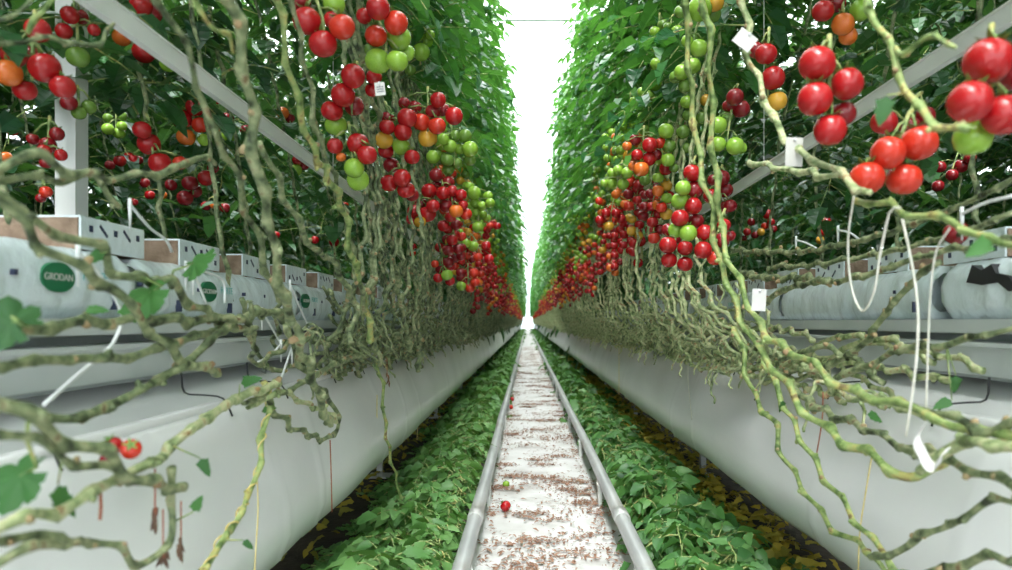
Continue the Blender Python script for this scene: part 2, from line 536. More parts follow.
def text_curve(s, size, mat, name):
    cu = bpy.data.curves.new(name, 'FONT')
    cu.body = s; cu.size = size; cu.align_x = 'CENTER'; cu.align_y = 'CENTER'; cu.extrude = .0004
    cu.materials.append(mat)
    o = bpy.data.objects.new(name, cu)
    C.objects.link(o)
    me = bpy.data.meshes.new_from_object(o.evaluated_get(bpy.context.evaluated_depsgraph_get()))
    bpy.data.objects.remove(o)
    return me
TXT1 = text_curve('GRODAN', .0165, M['tag'], 'logo_lettering')
TXT2 = text_curve('FORTE', .024, M['teal'], 'bag_lettering')
def face_rot(s):   # local x reads along the row, local y up, normal into the aisle
    return Matrix(((0, 0, -s), (-s, 0, 0), (0, 1, 0))).to_euler()

def grow_bag(s, y0, L, label, logos, torn=False, seed=0):
    rnd = random.Random(seed)
    root = thing('grow_bag', (s * .965, y0, .866), label, 'grow bag', 'white grow bags on the trays')
    xa, xb = -.10, .10
    mb = MB(); v, f = [], []
    prof = [(xa + .01, 0), (xa - .004, .03), (xa - .006, .075), (xa + .002, .105), (xa + .02, .124), (0, .128), (xb - .02, .124), (xb, .10), (xb + .004, .05), (xb - .01, 0)]
    ys = np.linspace(0, L, 90); K = len(prof)
    for i, y in enumerate(ys):
        e = min(1, .72 + min(y, L - y) / .05)
        for k, (x, z) in enumerate(prof):
            w = .0022 * math.sin(y * 31 + k * .5 + seed) * math.sin(y * 11 + k * .7) + .0022 * math.sin(y * 75 + k) * math.sin(y * 9 + seed) + rnd.uniform(-.0012, .0012)
            zz = .064 + (z - .064) * e + w
            v.append((s * (x + w), y, max(0, zz)))
    for i in range(len(ys) - 1):
        for k in range(K):
            q = (i * K + k, i * K + (k + 1) % K, (i + 1) * K + (k + 1) % K, (i + 1) * K + k)
            f.append(q)
    f += [tuple(range(K)), tuple((len(ys) - 1) * K + k for k in range(K))]
    mb.add(v, f)
    mb.obj('film_bag', M['bag'], root)
    for ly in logos:
        y = ly - y0
        lg = MB(); n = 28
        vv = [(s * (xa - .0095), y + .042 * math.cos(2 * PI * k / n), .068 + .025 * math.sin(2 * PI * k / n)) for k in range(n)]
        vv += [(s * (xa - .002), a[1], a[2]) for a in vv]
        lg.add(vv, [tuple(range(n)), tuple(range(n, 2 * n))] + [(k, (k + 1) % n, n + (k + 1) % n, n + k) for k in range(n)])
        lo = lg.obj('oval_logo', M['logo'], root, False)
        lo['label'] = 'dark green oval logo with white lettering'
        t = link('lettering', TXT1, lo)
        t.location = (s * (xa - .0101), y, .068); t.rotation_euler = face_rot(s)
        t2 = link('lettering', TXT2, root)
        t2.location = (s * (xa - .0095), y + .098, .074); t2.rotation_euler = face_rot(s)
    for k in range(4 if s < 0 else 1):
        y = L * (k + .5) / 4 + rnd.uniform(-.06, .06)
        sl = MB(); sl.box((s * (xa - .006), y, .03), (.012, .006, .026)); sl.obj('drain_slit', M['ink'], root, False)
        sl = MB(); sl.box((s * (xa - .006), y + .09, .07), (.010, .007, .009)); sl.obj('printed_mark', M['ink'], root, False)
    if torn:
        tb = MB()
        pts = [(0, .03), (.03, .07), (.09, .085), (.11, .12), (.16, .10), (.21, .125), (.24, .06), (.16, .045), (.08, .05), (.03, .015)]
        n = len(pts)
        vv = [(s * (xa - .011), a, b) for a, b in pts] + [(s * (xa + .01), a, b) for a, b in pts]
        tb.add(vv, [tuple(range(n)), tuple(range(n, 2 * n))] + [(k, (k + 1) % n, n + (k + 1) % n, n + k) for k in range(n)])
        o = tb.obj('torn_opening', M['black'], root, False); o.location.y = .72; o.scale = (1, .62, .55); o.location.z = .045; o['label'] = 'dark torn opening in the film'
    return root
for s, nm in ((-1, 'left'), (1, 'right')):
    for k in range(9):
        y0 = (.42 if s < 0 else .62) + k * 1.0
        logos = {0: [1.16], 1: [1.71], 2: [2.46]}.get(k, [y0 + .45]) if s < 0 else ([y0 + .5] if k > 1 else [])
        lab = ('near white grow bag with green oval logo behind the crossing %s stems' if k == 0 and s < 0 else
               'near white grow bag with a dark torn hole on the %s tray' if k == 0 else
               ordinal(k + 1) + ' white grow bag from the near end of the %s tray, behind the vines') % nm
        grow_bag(s, y0, .97, lab, logos, s > 0 and k == 0, k * 3 + (s > 0))

def block(s, y, label, L=.215):
    root = thing('growing_block', (s * .965, y, .992), label, 'growing block', 'printed growing blocks on the bags')
    c = MB(); c.box((0, L / 2, .029), (.152, L, .056)); c.obj('core', M['coir'], root, False)
    w = MB()
    w.box((s * -.078, L / 2, .029), (.004, L * .97, .058)); w.box((0, L / 2, .059), (.158, L * .97, .004)); w.box((s * .078, L / 2, .029), (.004, L * .97, .058))
    wr = w.obj('white_wrap', M['bag'], root, False)
    p = MB(); rnd = random.Random(int(y * 50))
    for k in range(5):
        yy = L * (.15 + .18 * k); z = rnd.choice((.02, .04))
        if k % 2: p.box((s * -.0805, yy, z), (.001, .006, .03), 0, Matrix.Rotation(.9, 3, 'X'))
        else: p.box((s * -.0805, yy, z), (.001, .011, .012))
    p.obj('printed_mark', M['ink'], wr, False)
for s, nm in ((-1, 'left'), (1, 'right')):
    for k in range(16):
        y = (1.26 if s < 0 else 1.05) + k * .36
        block(s, y, ordinal(k + 1) + ' white-wrapped growing block with brown end from the near end of the ' + nm + ' row')

# vertical post and long bars
po = thing('square_post', (-1.205, 1.73, 0), 'white square post standing behind the left row of grow bags', 'post')
g = MB(); g.box((0, 0, ROOF / 2), (.05, .05, ROOF - .02)); g.obj('shaft', M['white'], po, False)
g = MB(); g.box((0, 0, .01), (.16, .16, .02)); g.obj('foot_plate', M['white'], po, False)
for s, x, z, nm in ((-1, -.80, 1.395, 'left'), (1, .80, 1.42, 'right')):
    b = thing('growing_pipe', (x, 0, z), 'pale grey flat bar running level between the vines of the %s row' % nm, 'bar')
    g = MB(); g.box((0, LEN / 2 - .2, 0), (.016, LEN, .036)); g.box((s * .004, LEN / 2 - .2, .018), (.03, LEN, .004)); g.obj('bar', M['greybar'], b, False)
    for y in np.arange(2.6, 30, 3.0):
        h = MB(); h.tube([(0, y, .02), (0, y, 4.2 - z)], .0018, 5); h.obj('hanger_wire', M['drip'], b)

# ------------------------------------------------------------------ foliage and plant variants (local frame of the right row: aisle at -x)
def foliage_variant(seed, z0, z1, nleaf, xa, xb, n=6, Lr=(.28, .42), spread=.22, back=.35):
    rnd = random.Random(seed)
    mb = MB()
    for i in range(nleaf):
        t = (i + rnd.random()) / nleaf
        z = z0 + (z1 - z0) * t
        x = xa + (xb - xa) * min(1, t * 2.2) + rnd.uniform(-.07, .07)
        a = PI + rnd.gauss(0, 1.05)
        if rnd.random() < back: a += PI
        d = Vector((math.cos(a), math.sin(a), rnd.uniform(-.15, .45)))
        compound_leaf(mb, Vector((x, rnd.uniform(-spread, spread), z)), d, rnd.uniform(*Lr), rnd, 0, 1, rnd.uniform(.1, .8), 4 if n >= 6 else 3, n, .70, n >= 6)
    return mb
BASEZ = .70
FOL = [foliage_variant(100 + i, 1.12, 3.55, 42, -.02, .10).mesh('foliage', [M['leaf'], M['stem_green']], False) for i in range(6)]
FOL_FAR = [foliage_variant(200 + i, 1.05, 3.55, 30, .0, .10, 4, (.30, .42), .3).mesh('foliage', [M['leaf'], M['stem_green']], False) for i in range(3)]
FOL_BACK = [foliage_variant(300 + i, .10, 3.5, 66, 0, .05, 6, (.30, .42), .28, .4).mesh('foliage', [M['leaf_shade'], M['stem_green']], False) for i in range(4)]

FOL_SHORT = [foliage_variant(350 + i, .72, 3.4, 48, 0, .05, 6, (.26, .36), .28, .5).mesh('foliage', [M['leaf_shade'], M['stem_green']], False) for i in range(3)]

def stem_variant(seed, far=False):
    rnd = random.Random(seed)
    mb = MB()
    run = rnd.uniform(.5, 1.1)
    zb = rnd.uniform(.02, .10)
    x0 = rnd.uniform(-.06, .05)
    pts = [(x0 + .03, -.35 - run, zb - .03), (x0, -.35 - run * .5, zb + rnd.uniform(-.05, .05)), (x0 - .03, -.35, zb - rnd.uniform(0, .10)), (x0 - .07, -.22, zb + .03),
           (-.16 + rnd.uniform(-.03, .03), -.14 + rnd.uniform(-.04, .04), .22), (-.19 + rnd.uniform(-.03, .03), -.06 + rnd.uniform(-.04, .04), .45), (-.17, 0, .8), (-.10, .02, 1.2), (.02, 0, 1.8), (.10, 0, 3.4)]
    add_stem(mb, pts, (.0068), .0050, .03 if far else .011, 5 if far else 7, .05, .007, seed, not far)
    if not far:
        for k in range(3):      # withered side shoots and truss ends left on the bare stem
            y = rnd.uniform(-.4, -.02); z = rnd.uniform(.02, .5); x = -.10 - .06 * min(1, z / .3)
            add_stem(mb, [(x, y, z), (x - rnd.uniform(-.02, .04), y + rnd.uniform(-.05, .05), z - .03), (x - rnd.uniform(0, .05), y + rnd.uniform(-.08, .08), z - rnd.uniform(.04, .11))], .0040, .0026, .011, 5, .03, .006, seed + k, False)
    return mb
STEM = [[stem_variant(400 + i).mesh('stem', [m, M['scar']]) for i in range(8)] for m in (M['stem'], M['stem_pale'])]
STEM_FAR = [[stem_variant(500 + i, True).mesh('stem', [m, M['scar']]) for i in range(4)] for m in (M['stem'], M['stem_pale'])]

PLANTS = []
rp = random.Random(11)
for s, nm, side in ((-1, 'left', 0), (1, 'right', 1)):
    k, y = 0, (1.95 if s < 0 else 2.55)
    while y < 30:
        k += 1
        far = y > 9
        if k <= 30:
            lab = ordinal(k) + ' leafy tomato plant from the near end of the %s row, bare stem below' % nm
            grp = None
        else:
            lab = 'distant tomato plant merging into the receding wall of leaves of the %s row' % nm
            grp = 'distant tomato plants of the %s row' % nm
        r = thing('tomato_plant', (s * .70, y, BASEZ), lab, 'tomato plant', grp, 0 if s > 0 else PI)
        for q in range(3):
            st = link('stem', rp.choice((STEM_FAR if far else STEM)[side]), r)
            st.location = (rp.uniform(-.02, .05) * (q > 0), (0, .10, -.09)[q] + rp.uniform(-.03, .03), 0)
            st.rotation_euler = (rp.uniform(-.06, .06), 0, 0)
        fo = link('foliage', rp.choice(FOL_FAR if y > 12 else FOL), r)
        fo.location.z = rp.uniform(-.06, .12)
        fo.location.x = (-.05 if s < 0 else .0) - .10 * min(1, max(0, (y - 5) / 7))
        fo.scale = (rp.uniform(.92, 1.06), rp.choice((-1, 1)), rp.uniform(.96, 1.04))
        PLANTS.append((s, y))
        y += rp.uniform(.24, .32) if y < 12 else rp.uniform(.34, .44)
    # heads of the plants whose bare stems pass the camera, and the row going on behind it; out of view, added to shade the foreground
    y = -1.6
    while y < (1.95 if s < 0 else 2.15) - .2:
        r = thing('tomato_plant', (s * .72, y, BASEZ), 'unseen tomato plant whose added leafy head shades the %s row overhead' % nm, 'tomato plant', 'unseen near plant heads of the %s row' % nm, 0 if s > 0 else PI)
        fo = link('foliage', rp.choice(FOL), r)
        fo.scale = (1, rp.choice((-1, 1)), 1)
        mb = MB(); add_stem(mb, [(.0, 0, 1.15), (.02, .03, 1.8), (.08, 0, 2.6), (.1, 0, 3.4)], .006, .005, .03, 5, .08, .006, int(y * 77), False)
        mb.obj('stem', [M['stem'], M['scar']], r)
        y += .34
    if s < 0:
        r = thing('tomato_plant', (-1.06, 1.78, BASEZ), 'dark leafy plant hiding the top of the white post', 'tomato plant', None, PI - .2)
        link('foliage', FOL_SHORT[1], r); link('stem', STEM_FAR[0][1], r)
    # the row behind
    for line, x in ((0, 1.2), (1, 2.5), (2, 3.3)):
        j, y = 0, (1.2, -.4, -.4)[line]
        while y < 13:
            j += 1
            r = thing('tomato_plant', (s * x, y, BASEZ), 'tomato plant %s in the %s leafy line beyond the %s row' % (ordinal(j), ('nearest', 'middle', 'farthest')[line], nm), 'tomato plant',
                      'tomato plants beyond the %s row' % nm, 0 if s > 0 else PI)
            link('stem', rp.choice(STEM_FAR[0]), r)
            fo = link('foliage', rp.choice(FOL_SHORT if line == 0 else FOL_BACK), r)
            fo.scale = (rp.choice((-1, 1)), rp.choice((-1, 1)), rp.uniform(.95, 1.05))
            y += rp.uniform(.42, .55) if line == 0 else rp.uniform(.5, .7)
# the rows beyond, far down: nobody can count it
for s, nm in ((-1, 'left'), (1, 'right')):
    mb = MB(); rnd = random.Random(177 + s)
    y = -3.0
    while y < LEN - 1:
        for xr, i in [(4.0, i) for i in range(60 if y < 13 else 26 if y < 45 else 0)] + [(1.6, i) for i in range(40 if y > 10 else 0)]:
            a = (PI if s > 0 else 0) + rnd.gauss(0, .9)
            compound_leaf(mb, Vector((s * (xr + rnd.uniform(-.2, .2)), y + rnd.uniform(-.3, .3), rnd.uniform(.25, 4.3))), Vector((math.cos(a), math.sin(a), rnd.uniform(-.1, .3))), rnd.uniform(.5, .7), rnd, 0, 0, .8, 2, 4, 1.3, False)
        y += .5
    o = mb.obj('foliage', [M['leaf_shade'], M['stem']], None, False)
    tag(o, 'foliage coloured shade-dark far down behind the %s row, seen between its stems' % nm, 'foliage', None, 'stuff')
# far end of both rows: nobody can count it
for s, nm in ((-1, 'left'), (1, 'right')):
    mb = MB(); rnd = random.Random(77 + s)
    y = 30.0
    while y < LEN - 1:
        for i in range(30):
            a = (PI if s > 0 else 0) + rnd.gauss(0, 1.0)
            compound_leaf(mb, Vector((s * (.68 + rnd.uniform(-.10, .16)), y + rnd.uniform(-.3, .3), rnd.uniform(1.75, 4.25))), Vector((math.cos(a), math.sin(a), rnd.uniform(-.1, .3))), rnd.uniform(.26, .38), rnd, 0, 0, .8, 2, 4, 1.3, False)
        mb.tube([(s * .6, y - .2, .68), (s * .52, y, 1.1), (s * .6, y, 1.9)], .009, 4, 1)
        mb.tube([(s * .62, y + .1, .68), (s * .54, y + .3, 1.1), (s * .6, y + .3, 1.9)], .009, 4, 1)
        y += .45
    o = mb.obj('foliage', [M['leaf'], M['stem' if s < 0 else 'stem_pale']], None, False)
    tag(o, 'far end of the %s row where leaves and stems blur together' % nm, 'foliage', None, 'stuff')

# ------------------------------------------------------------------ hand-placed tomato clusters (pixel x, y, radius, colour)
HAND = [
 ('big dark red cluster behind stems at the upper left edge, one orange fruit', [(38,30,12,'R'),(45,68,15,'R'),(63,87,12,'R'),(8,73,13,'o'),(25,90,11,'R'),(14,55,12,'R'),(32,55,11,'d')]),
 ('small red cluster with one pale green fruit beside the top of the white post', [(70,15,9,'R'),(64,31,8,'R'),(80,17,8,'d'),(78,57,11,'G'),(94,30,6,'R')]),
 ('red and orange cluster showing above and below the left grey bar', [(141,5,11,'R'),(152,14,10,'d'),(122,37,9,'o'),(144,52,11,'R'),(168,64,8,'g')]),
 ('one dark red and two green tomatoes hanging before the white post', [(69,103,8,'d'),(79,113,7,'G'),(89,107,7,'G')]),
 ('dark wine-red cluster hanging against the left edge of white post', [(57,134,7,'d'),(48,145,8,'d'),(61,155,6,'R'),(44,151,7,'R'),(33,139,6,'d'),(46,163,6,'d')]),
 ('pair of small bright tomatoes, red over orange, by the left picture edge', [(12,130,6,'r'),(5,158,7,'o')]),
 ('two small red tomatoes low beside the foot of the white post', [(46,192,6,'r'),(41,198,5,'d')]),
 ('five round green tomatoes in the dark just beyond the white post', [(108,129,6,'g'),(119,133,6,'g'),(122,116,5,'G'),(122,126,5,'g'),(108,118,5,'G')]),
 ('four small dull red tomatoes low between white post and oval red trio', [(120,161,6,'R'),(129,157,5,'R'),(110,165,5,'d'),(138,160,5,'d')]),
 ('three glossy oval red tomatoes stacked diagonally with smaller ones beside', [(142,130,9,'R'),(149,144,11,'R'),(160,163,11,'R'),(180,163,7,'r'),(133,158,4,'R')]),
 ('red cluster with an orange fruit at its bottom below the left grey bar', [(195,107,9,'R'),(182,119,10,'R'),(200,125,8,'r'),(186,137,9,'o'),(204,140,6,'g')]),
 ('six dark red tomatoes low behind a curved stem above the printed blocks', [(206,178,8,'R'),(190,183,8,'d'),(185,198,8,'d'),(171,185,6,'d'),(213,168,6,'d'),(195,191,7,'d')]),
 ('small mixed red, orange and green cluster left of the thick upright stem', [(217,99,5,'R'),(228,118,6,'d'),(232,108,6,'d'),(217,127,5,'o'),(229,135,7,'g'),(246,130,6,'d')]),
 ('tiny scattered red tomatoes low behind tangled stems near the first printed block', [(145,183,5,'d'),(150,195,5,'R'),(134,202,4,'R'),(163,195,4,'o')]),
 ('tiny orange and dark red tomatoes low above the second printed block', [(214,205,4,'o'),(206,206,5,'d'),(225,208,5,'d')]),
 ('large shiny red cluster with one green top fruit, left row upper middle', [(300,1,11,'d'),(307,21,14,'R'),(323,44,14,'R'),(342,27,13,'r'),(333,20,9,'R'),(334,4,11,'g')]),
 ('four deep red tomatoes with a green one beneath, left row', [(353,76,12,'R'),(343,95,12,'R'),(332,111,11,'R'),(374,77,8,'R'),(372,90,7,'R'),(336,125,11,'g'),(354,106,10,'d')]),
 ('large cluster half red above and half green below, left row top', [(378,8,12,'R'),(396,23,12,'r'),(376,36,11,'r'),(364,16,8,'R'),(399,38,12,'g'),(397,61,11,'g'),(378,61,13,'g'),(407,53,8,'g'),(372,50,8,'G')]),
 ('green tomatoes hanging right of the half red half green cluster', [(421,52,9,'g'),(426,41,7,'g'),(414,32,7,'G'),(410,70,6,'G'),(430,35,5,'g')]),
 ('red cluster with two pale green tomatoes at its bottom, left row', [(358,144,11,'R'),(367,155,10,'R'),(354,168,10,'g'),(358,180,11,'g'),(335,146,8,'R'),(341,157,5,'o')]),
 ('crowded red cluster with one olive-orange fruit beneath, left row middle', [(404,103,6,'d'),(407,118,10,'R'),(421,122,9,'r'),(437,126,9,'r'),(433,112,8,'d'),(443,110,7,'d'),(454,116,9,'R'),(415,107,7,'d'),(427,138,9,'y'),(438,100,8,'R')]),
 ('red cluster with one yellow-orange and one bright green tomato side by side', [(388,118,7,'d'),(387,127,8,'R'),(403,132,9,'R'),(384,140,9,'y'),(401,146,9,'g'),(412,157,8,'R'),(386,151,8,'R'),(391,165,8,'d')]),
 ('four red tomatoes just under the bright green and yellow-orange pair', [(402,178,9,'R'),(389,183,9,'R'),(406,190,9,'R'),(412,195,7,'d')]),
 ('green and olive cluster beside the leaves, left row middle', [(443,139,6,'g'),(450,146,7,'g'),(465,136,7,'G'),(470,149,8,'g'),(455,136,6,'G'),(433,157,7,'g'),(447,160,7,'G'),(448,170,6,'G'),(460,149,6,'g'),(457,163,6,'G'),(470,160,6,'G')]),
 ('dark red cluster of seven below the green and olive one, left row', [(436,175,7,'d'),(448,183,7,'d'),(429,191,8,'R'),(443,193,7,'R'),(452,191,6,'R'),(461,195,6,'R'),(437,186,6,'d')]),
 ('five red and orange tomatoes under the dark red cluster of seven', [(433,205,7,'R'),(446,206,7,'d'),(456,211,7,'o'),(466,214,6,'r'),(463,205,5,'R'),(455,200,6,'d')]),
 ('bunch of small green tomatoes against the leaves, left row', [(474,193,7,'g'),(475,203,5,'g'),(488,196,5,'g'),(490,203,5,'g'),(482,206,5,'g'),(469,187,5,'g'),(476,212,5,'g'),(478,227,6,'g'),(487,218,4,'g'),(483,214,4,'g'),(459,233,5,'g')]),
 ('four red tomatoes round a pale yellow one, hanging low in left row', [(414,211,7,'R'),(433,206,7,'R'),(427,214,9,'R'),(421,204,7,'d'),(420,222,6,'y'),(412,219,6,'R')]),
 ('small bright red group beside the green bunch, left row', [(487,230,4,'R'),(490,226,4,'r'),(493,223,4,'R'),(497,226,4,'R'),(486,236,4,'R')]),
 ('single long pale green tomato with red ones hung beside it', [(473,246,6,'g'),(466,243,5,'g'),(486,246,5,'R'),(486,252,5,'R'),(478,257,5,'r'),(489,259,5,'R'),(491,265,4,'R')]),
 ('dark red cluster deep among left row stems', [(448,250,6,'d'),(458,249,6,'d'),(452,240,6,'R'),(456,225,6,'d'),(461,256,5,'d'),(455,258,5,'d')]),
 ('low cluster with a pale green fruit among dark red, left row stems', [(447,275,6,'g'),(438,278,5,'R'),(435,264,4,'r'),(450,281,5,'R'),(448,262,6,'d'),(440,270,5,'d')]),
 ('lowest bright red cluster with one green fruit, left row stems', [(474,273,5,'r'),(475,282,5,'r'),(470,288,5,'r'),(461,286,5,'g'),(461,278,5,'d')]),
 ('small red pair half hidden behind left row stems', [(413,247,4,'R'),(412,253,4,'r'),(425,245,4,'d'),(426,268,4,'d')]),
 ('little red and orange cluster seen through stems by the left grey bar', [(283,113,6,'o'),(290,118,5,'d'),(297,160,5,'R'),(303,165,6,'d'),(296,170,6,'g')]),
 ('few small red tomatoes low behind the left stems over the third block', [(315,240,4,'R'),(334,242,5,'d'),(337,208,4,'R'),(345,206,4,'r'),(276,235,4,'R')]),
 ('three big glossy red tomatoes with a green one, at the right picture edge', [(988,61,23,'R'),(970,102,21,'R'),(1004,115,21,'R'),(973,138,18,'g'),(1014,74,17,'d')]),
 ('four orange-red tomatoes in a pyramid above the white twine loop', [(888,153,17,'r'),(867,178,17,'r'),(904,179,17,'r'),(919,143,18,'r')]),
 ('dull red tomatoes partly hidden behind the orange-red pyramid', [(884,122,13,'R'),(925,116,10,'d'),(910,126,10,'d')]),
 ('five big red tomatoes in front of the right grey bar', [(817,64,18,'R'),(847,84,16,'R'),(815,99,17,'R'),(830,130,16,'R'),(843,114,13,'d')]),
 ('top cluster cut by the frame with red, orange and green fruit, right row', [(823,11,11,'R'),(861,10,11,'g'),(843,24,11,'o'),(848,36,9,'o'),(836,3,10,'d')]),
 ('two red tomatoes over an orange-green one beside the diamond-turned white tag', [(766,54,11,'R'),(773,78,12,'R'),(756,50,9,'d'),(777,101,10,'y')]),
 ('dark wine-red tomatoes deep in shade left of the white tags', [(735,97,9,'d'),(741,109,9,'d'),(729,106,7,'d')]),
 ('three fat yellow-green tomatoes at the top of right row', [(700,9,12,'g'),(681,12,7,'G'),(715,3,9,'y'),(712,14,9,'G')]),
 ('pair of round green tomatoes against dark leaves, right row top', [(677,32,7,'g'),(663,38,7,'g'),(668,27,5,'G')]),
 ('two green tomatoes, small over large, on the upright right stem', [(687,41,6,'g'),(699,48,9,'g'),(694,38,6,'G')]),
 ('four green tomatoes in a chain just left of the upright right stem', [(693,66,8,'g'),(682,72,8,'g'),(676,77,7,'G'),(685,86,7,'G')]),
 ('dull green tomatoes hanging in a column beside leaves, right row', [(657,71,6,'G'),(655,84,7,'g'),(648,97,7,'G'),(642,92,5,'g'),(652,102,6,'G'),(643,117,6,'G'),(645,130,6,'G')]),
 ('yellow-green pair behind the upright stem, right row', [(687,102,7,'g'),(702,118,7,'G'),(688,115,6,'G'),(706,100,6,'y'),(694,122,6,'G')]),
 ('column of three grey-green tomatoes over the red clusters, right row', [(666,131,8,'g'),(669,146,7,'G'),(668,160,7,'g'),(683,132,7,'G'),(674,168,5,'G'),(687,148,6,'G')]),
 ('three bright green tomatoes right of the upright stem', [(718,125,9,'g'),(718,144,8,'g'),(735,146,9,'g'),(727,117,6,'G'),(741,148,6,'g')]),
 ('red cluster with an orange fruit at its foot, right row beside leaves', [(650,145,8,'R'),(637,155,6,'R'),(649,159,7,'R'),(641,169,8,'o'),(660,143,6,'r'),(627,146,5,'o'),(635,140,6,'d'),(656,155,6,'d'),(633,166,5,'o')]),
 ('yellow-green cluster beneath orange-footed red one, right row', [(627,173,6,'g'),(612,173,5,'g'),(618,170,5,'g'),(611,183,6,'g'),(623,184,6,'g'),(604,183,4,'g'),(645,180,6,'G')]),
 ('red over green tomatoes hung beside the forked pale stems', [(692,173,9,'R'),(683,188,8,'g'),(680,201,9,'g'),(694,190,9,'d'),(699,180,6,'d')]),
 ('red pair above a green tomato, middle of the right stems', [(680,218,9,'R'),(693,206,9,'R'),(688,233,9,'g'),(676,230,8,'g'),(696,221,8,'d')]),
 ('four red tomatoes, one orange, behind the forked pale stems', [(705,233,9,'R'),(703,250,9,'R'),(715,258,8,'r'),(722,240,8,'d'),(730,236,6,'d'),(724,225,7,'R')]),
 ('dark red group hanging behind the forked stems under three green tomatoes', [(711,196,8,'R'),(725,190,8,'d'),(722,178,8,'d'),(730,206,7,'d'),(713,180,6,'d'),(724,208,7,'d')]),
 ('low square of four deep red tomatoes, right row', [(668,245,9,'R'),(685,248,8,'R'),(669,260,8,'R'),(685,264,8,'R'),(668,230,7,'d'),(676,238,6,'d')]),
 ('ladder of small red tomatoes along pale stems, right row', [(650,230,5,'R'),(658,230,5,'d'),(637,232,5,'R'),(640,241,6,'R'),(633,252,5,'R'),(638,263,5,'R')]),
 ('dark red grape-like bunch behind pale stems, right row', [(645,207,6,'d'),(655,200,6,'d'),(662,198,6,'d'),(643,216,6,'d'),(660,208,6,'d'),(652,204,6,'d'),(657,182,5,'d'),(645,195,5,'d'),(661,216,5,'d')]),
 ('red cluster with orange and olive fruit at the edges, right row', [(606,213,5,'R'),(600,220,5,'R'),(609,226,5,'y'),(616,213,5,'R'),(621,219,5,'R'),(616,194,5,'o'),(625,204,5,'o'),(599,201,4,'r')]),
 ('small red cluster with yellow tip in dark leaves behind the right row', [(767,214,5,'R'),(771,222,4,'R'),(765,226,4,'r'),(761,232,4,'y'),(773,229,4,'d')]),
 ('small dark red cluster over the right grow bag blocks', [(820,215,4,'R'),(826,222,5,'d'),(829,229,4,'R'),(823,232,4,'R'),(820,240,4,'y')]),
 ('string of dark red tomatoes in the distance beyond right bags', [(940,167,6,'d'),(961,166,7,'d'),(952,175,6,'d'),(938,186,6,'d'),(970,158,6,'d')]),
 ('tiny red cluster above the far blocks of the right row', [(751,222,4,'d'),(747,232,4,'R'),(744,238,3,'d'),(755,235,4,'d')]),
]
RT = .0265
ncl = 0
HANDPOS = []
DEPTH = {0: 1.22, 1: 1.5, 3: 1.58, 4: 1.56, 6: 1.6}
for hi, (lab, ts) in enumerate(HAND):
    ncl += 1
    rs = sorted(t[2] for t in ts)
    Y0 = DEPTH.get(hi, RT * F / rs[len(rs) * 2 // 3])
    rnd = random.Random(ncl)
    T = []
    for i, (px, py, r, k) in enumerate(ts):
        T.append([px, py, r, k, Y0 + (.022 if k in 'dG' else 0) + i * .003 + rnd.uniform(-.008, .008)])
    for it in range(120):
        moved = False
        for i in range(len(T)):
            for j in range(i):
                a, b = T[i], T[j]
                pa, pb = at(a[0], a[1], a[4]), at(b[0], b[1], b[4])
                need = (a[2] * a[4] + b[2] * b[4]) / F * .93
                if (pa - pb).length < need:
                    sgn = 1 if a[4] >= b[4] else -1
                    a[4] += sgn * .003; b[4] -= sgn * .003; moved = True
        if not moved: break
    toms = [(at(px, py, Y), r * Y / F, k) for px, py, r, k, Y in T]
    top = max(toms, key=lambda t: t[0].z)
    cen = sum((t[0] for t in toms), Vector()) / len(toms)
    sx = 1 if cen.x > 0 else -1
    A = Vector((cen.x * .5 + top[0].x * .5 + sx * .02, cen.y + .02, top[0].z + top[1] + .03))
    build_cluster(A, toms, lab, None, Y0 < 3.2, ncl)
    HANDPOS.append((cen.x, cen.y, cen.z))

# ------------------------------------------------------------------ further clusters down both rows
COL = {0: 'RRRRodrdRyR', 1: 'RRrRodgygR', 2: 'ggGgogyGgg', 3: 'ggGggGg'}
def cluster_layout(rnd, tier, big=False):
    n = rnd.randint(5, 8)
    pal = COL[tier]
    if tier == 1:
        pal = rnd.choice(('RRRRdr', 'RRrogR', 'gyoRrg', 'RgyoRd'))
    P = []
    for i in range(n):
        P.append([Vector((rnd.uniform(-.02, .02) + (-.022 if i % 2 else .022), rnd.uniform(-.03, .03), -.05 - .030 * i)), rnd.uniform(.0225, .0275), rnd.choice(pal)])
    for it in range(60):
        for i in range(n):
            for j in range(i):
                d = P[i][0] - P[j][0]
                need = (P[i][1] + P[j][1]) * .98
                if d.length < need:
                    q = d.normalized() * (need - d.length) * .5
                    P[i][0] += q; P[j][0] -= q
        for p in P:
            p[0].x *= .985; p[0].y *= .985
    return P
TIER = ('low', 'middle', 'upper', 'top')
rc = random.Random(21)
SPH = []
def lowsphere(mb, c, r, mi):
    v, f = [], []
    for j, th in enumerate((.0, .6, 1.2, 1.9, 2.5, PI)):
        for i in range(7):
            a = 2 * PI * i / 7
            v.append((c[0] + r * math.sin(th) * math.cos(a), c[1] + r * math.sin(th) * math.sin(a), c[2] + r * math.cos(th)))
    for j in range(5):
        for i in range(7):
            f.append((j * 7 + i, (j + 1) * 7 + i, (j + 1) * 7 + (i + 1) % 7, j * 7 + (i + 1) % 7))
    mb.add(v, f, mi)
KEYS = list(TOM)
count = {}
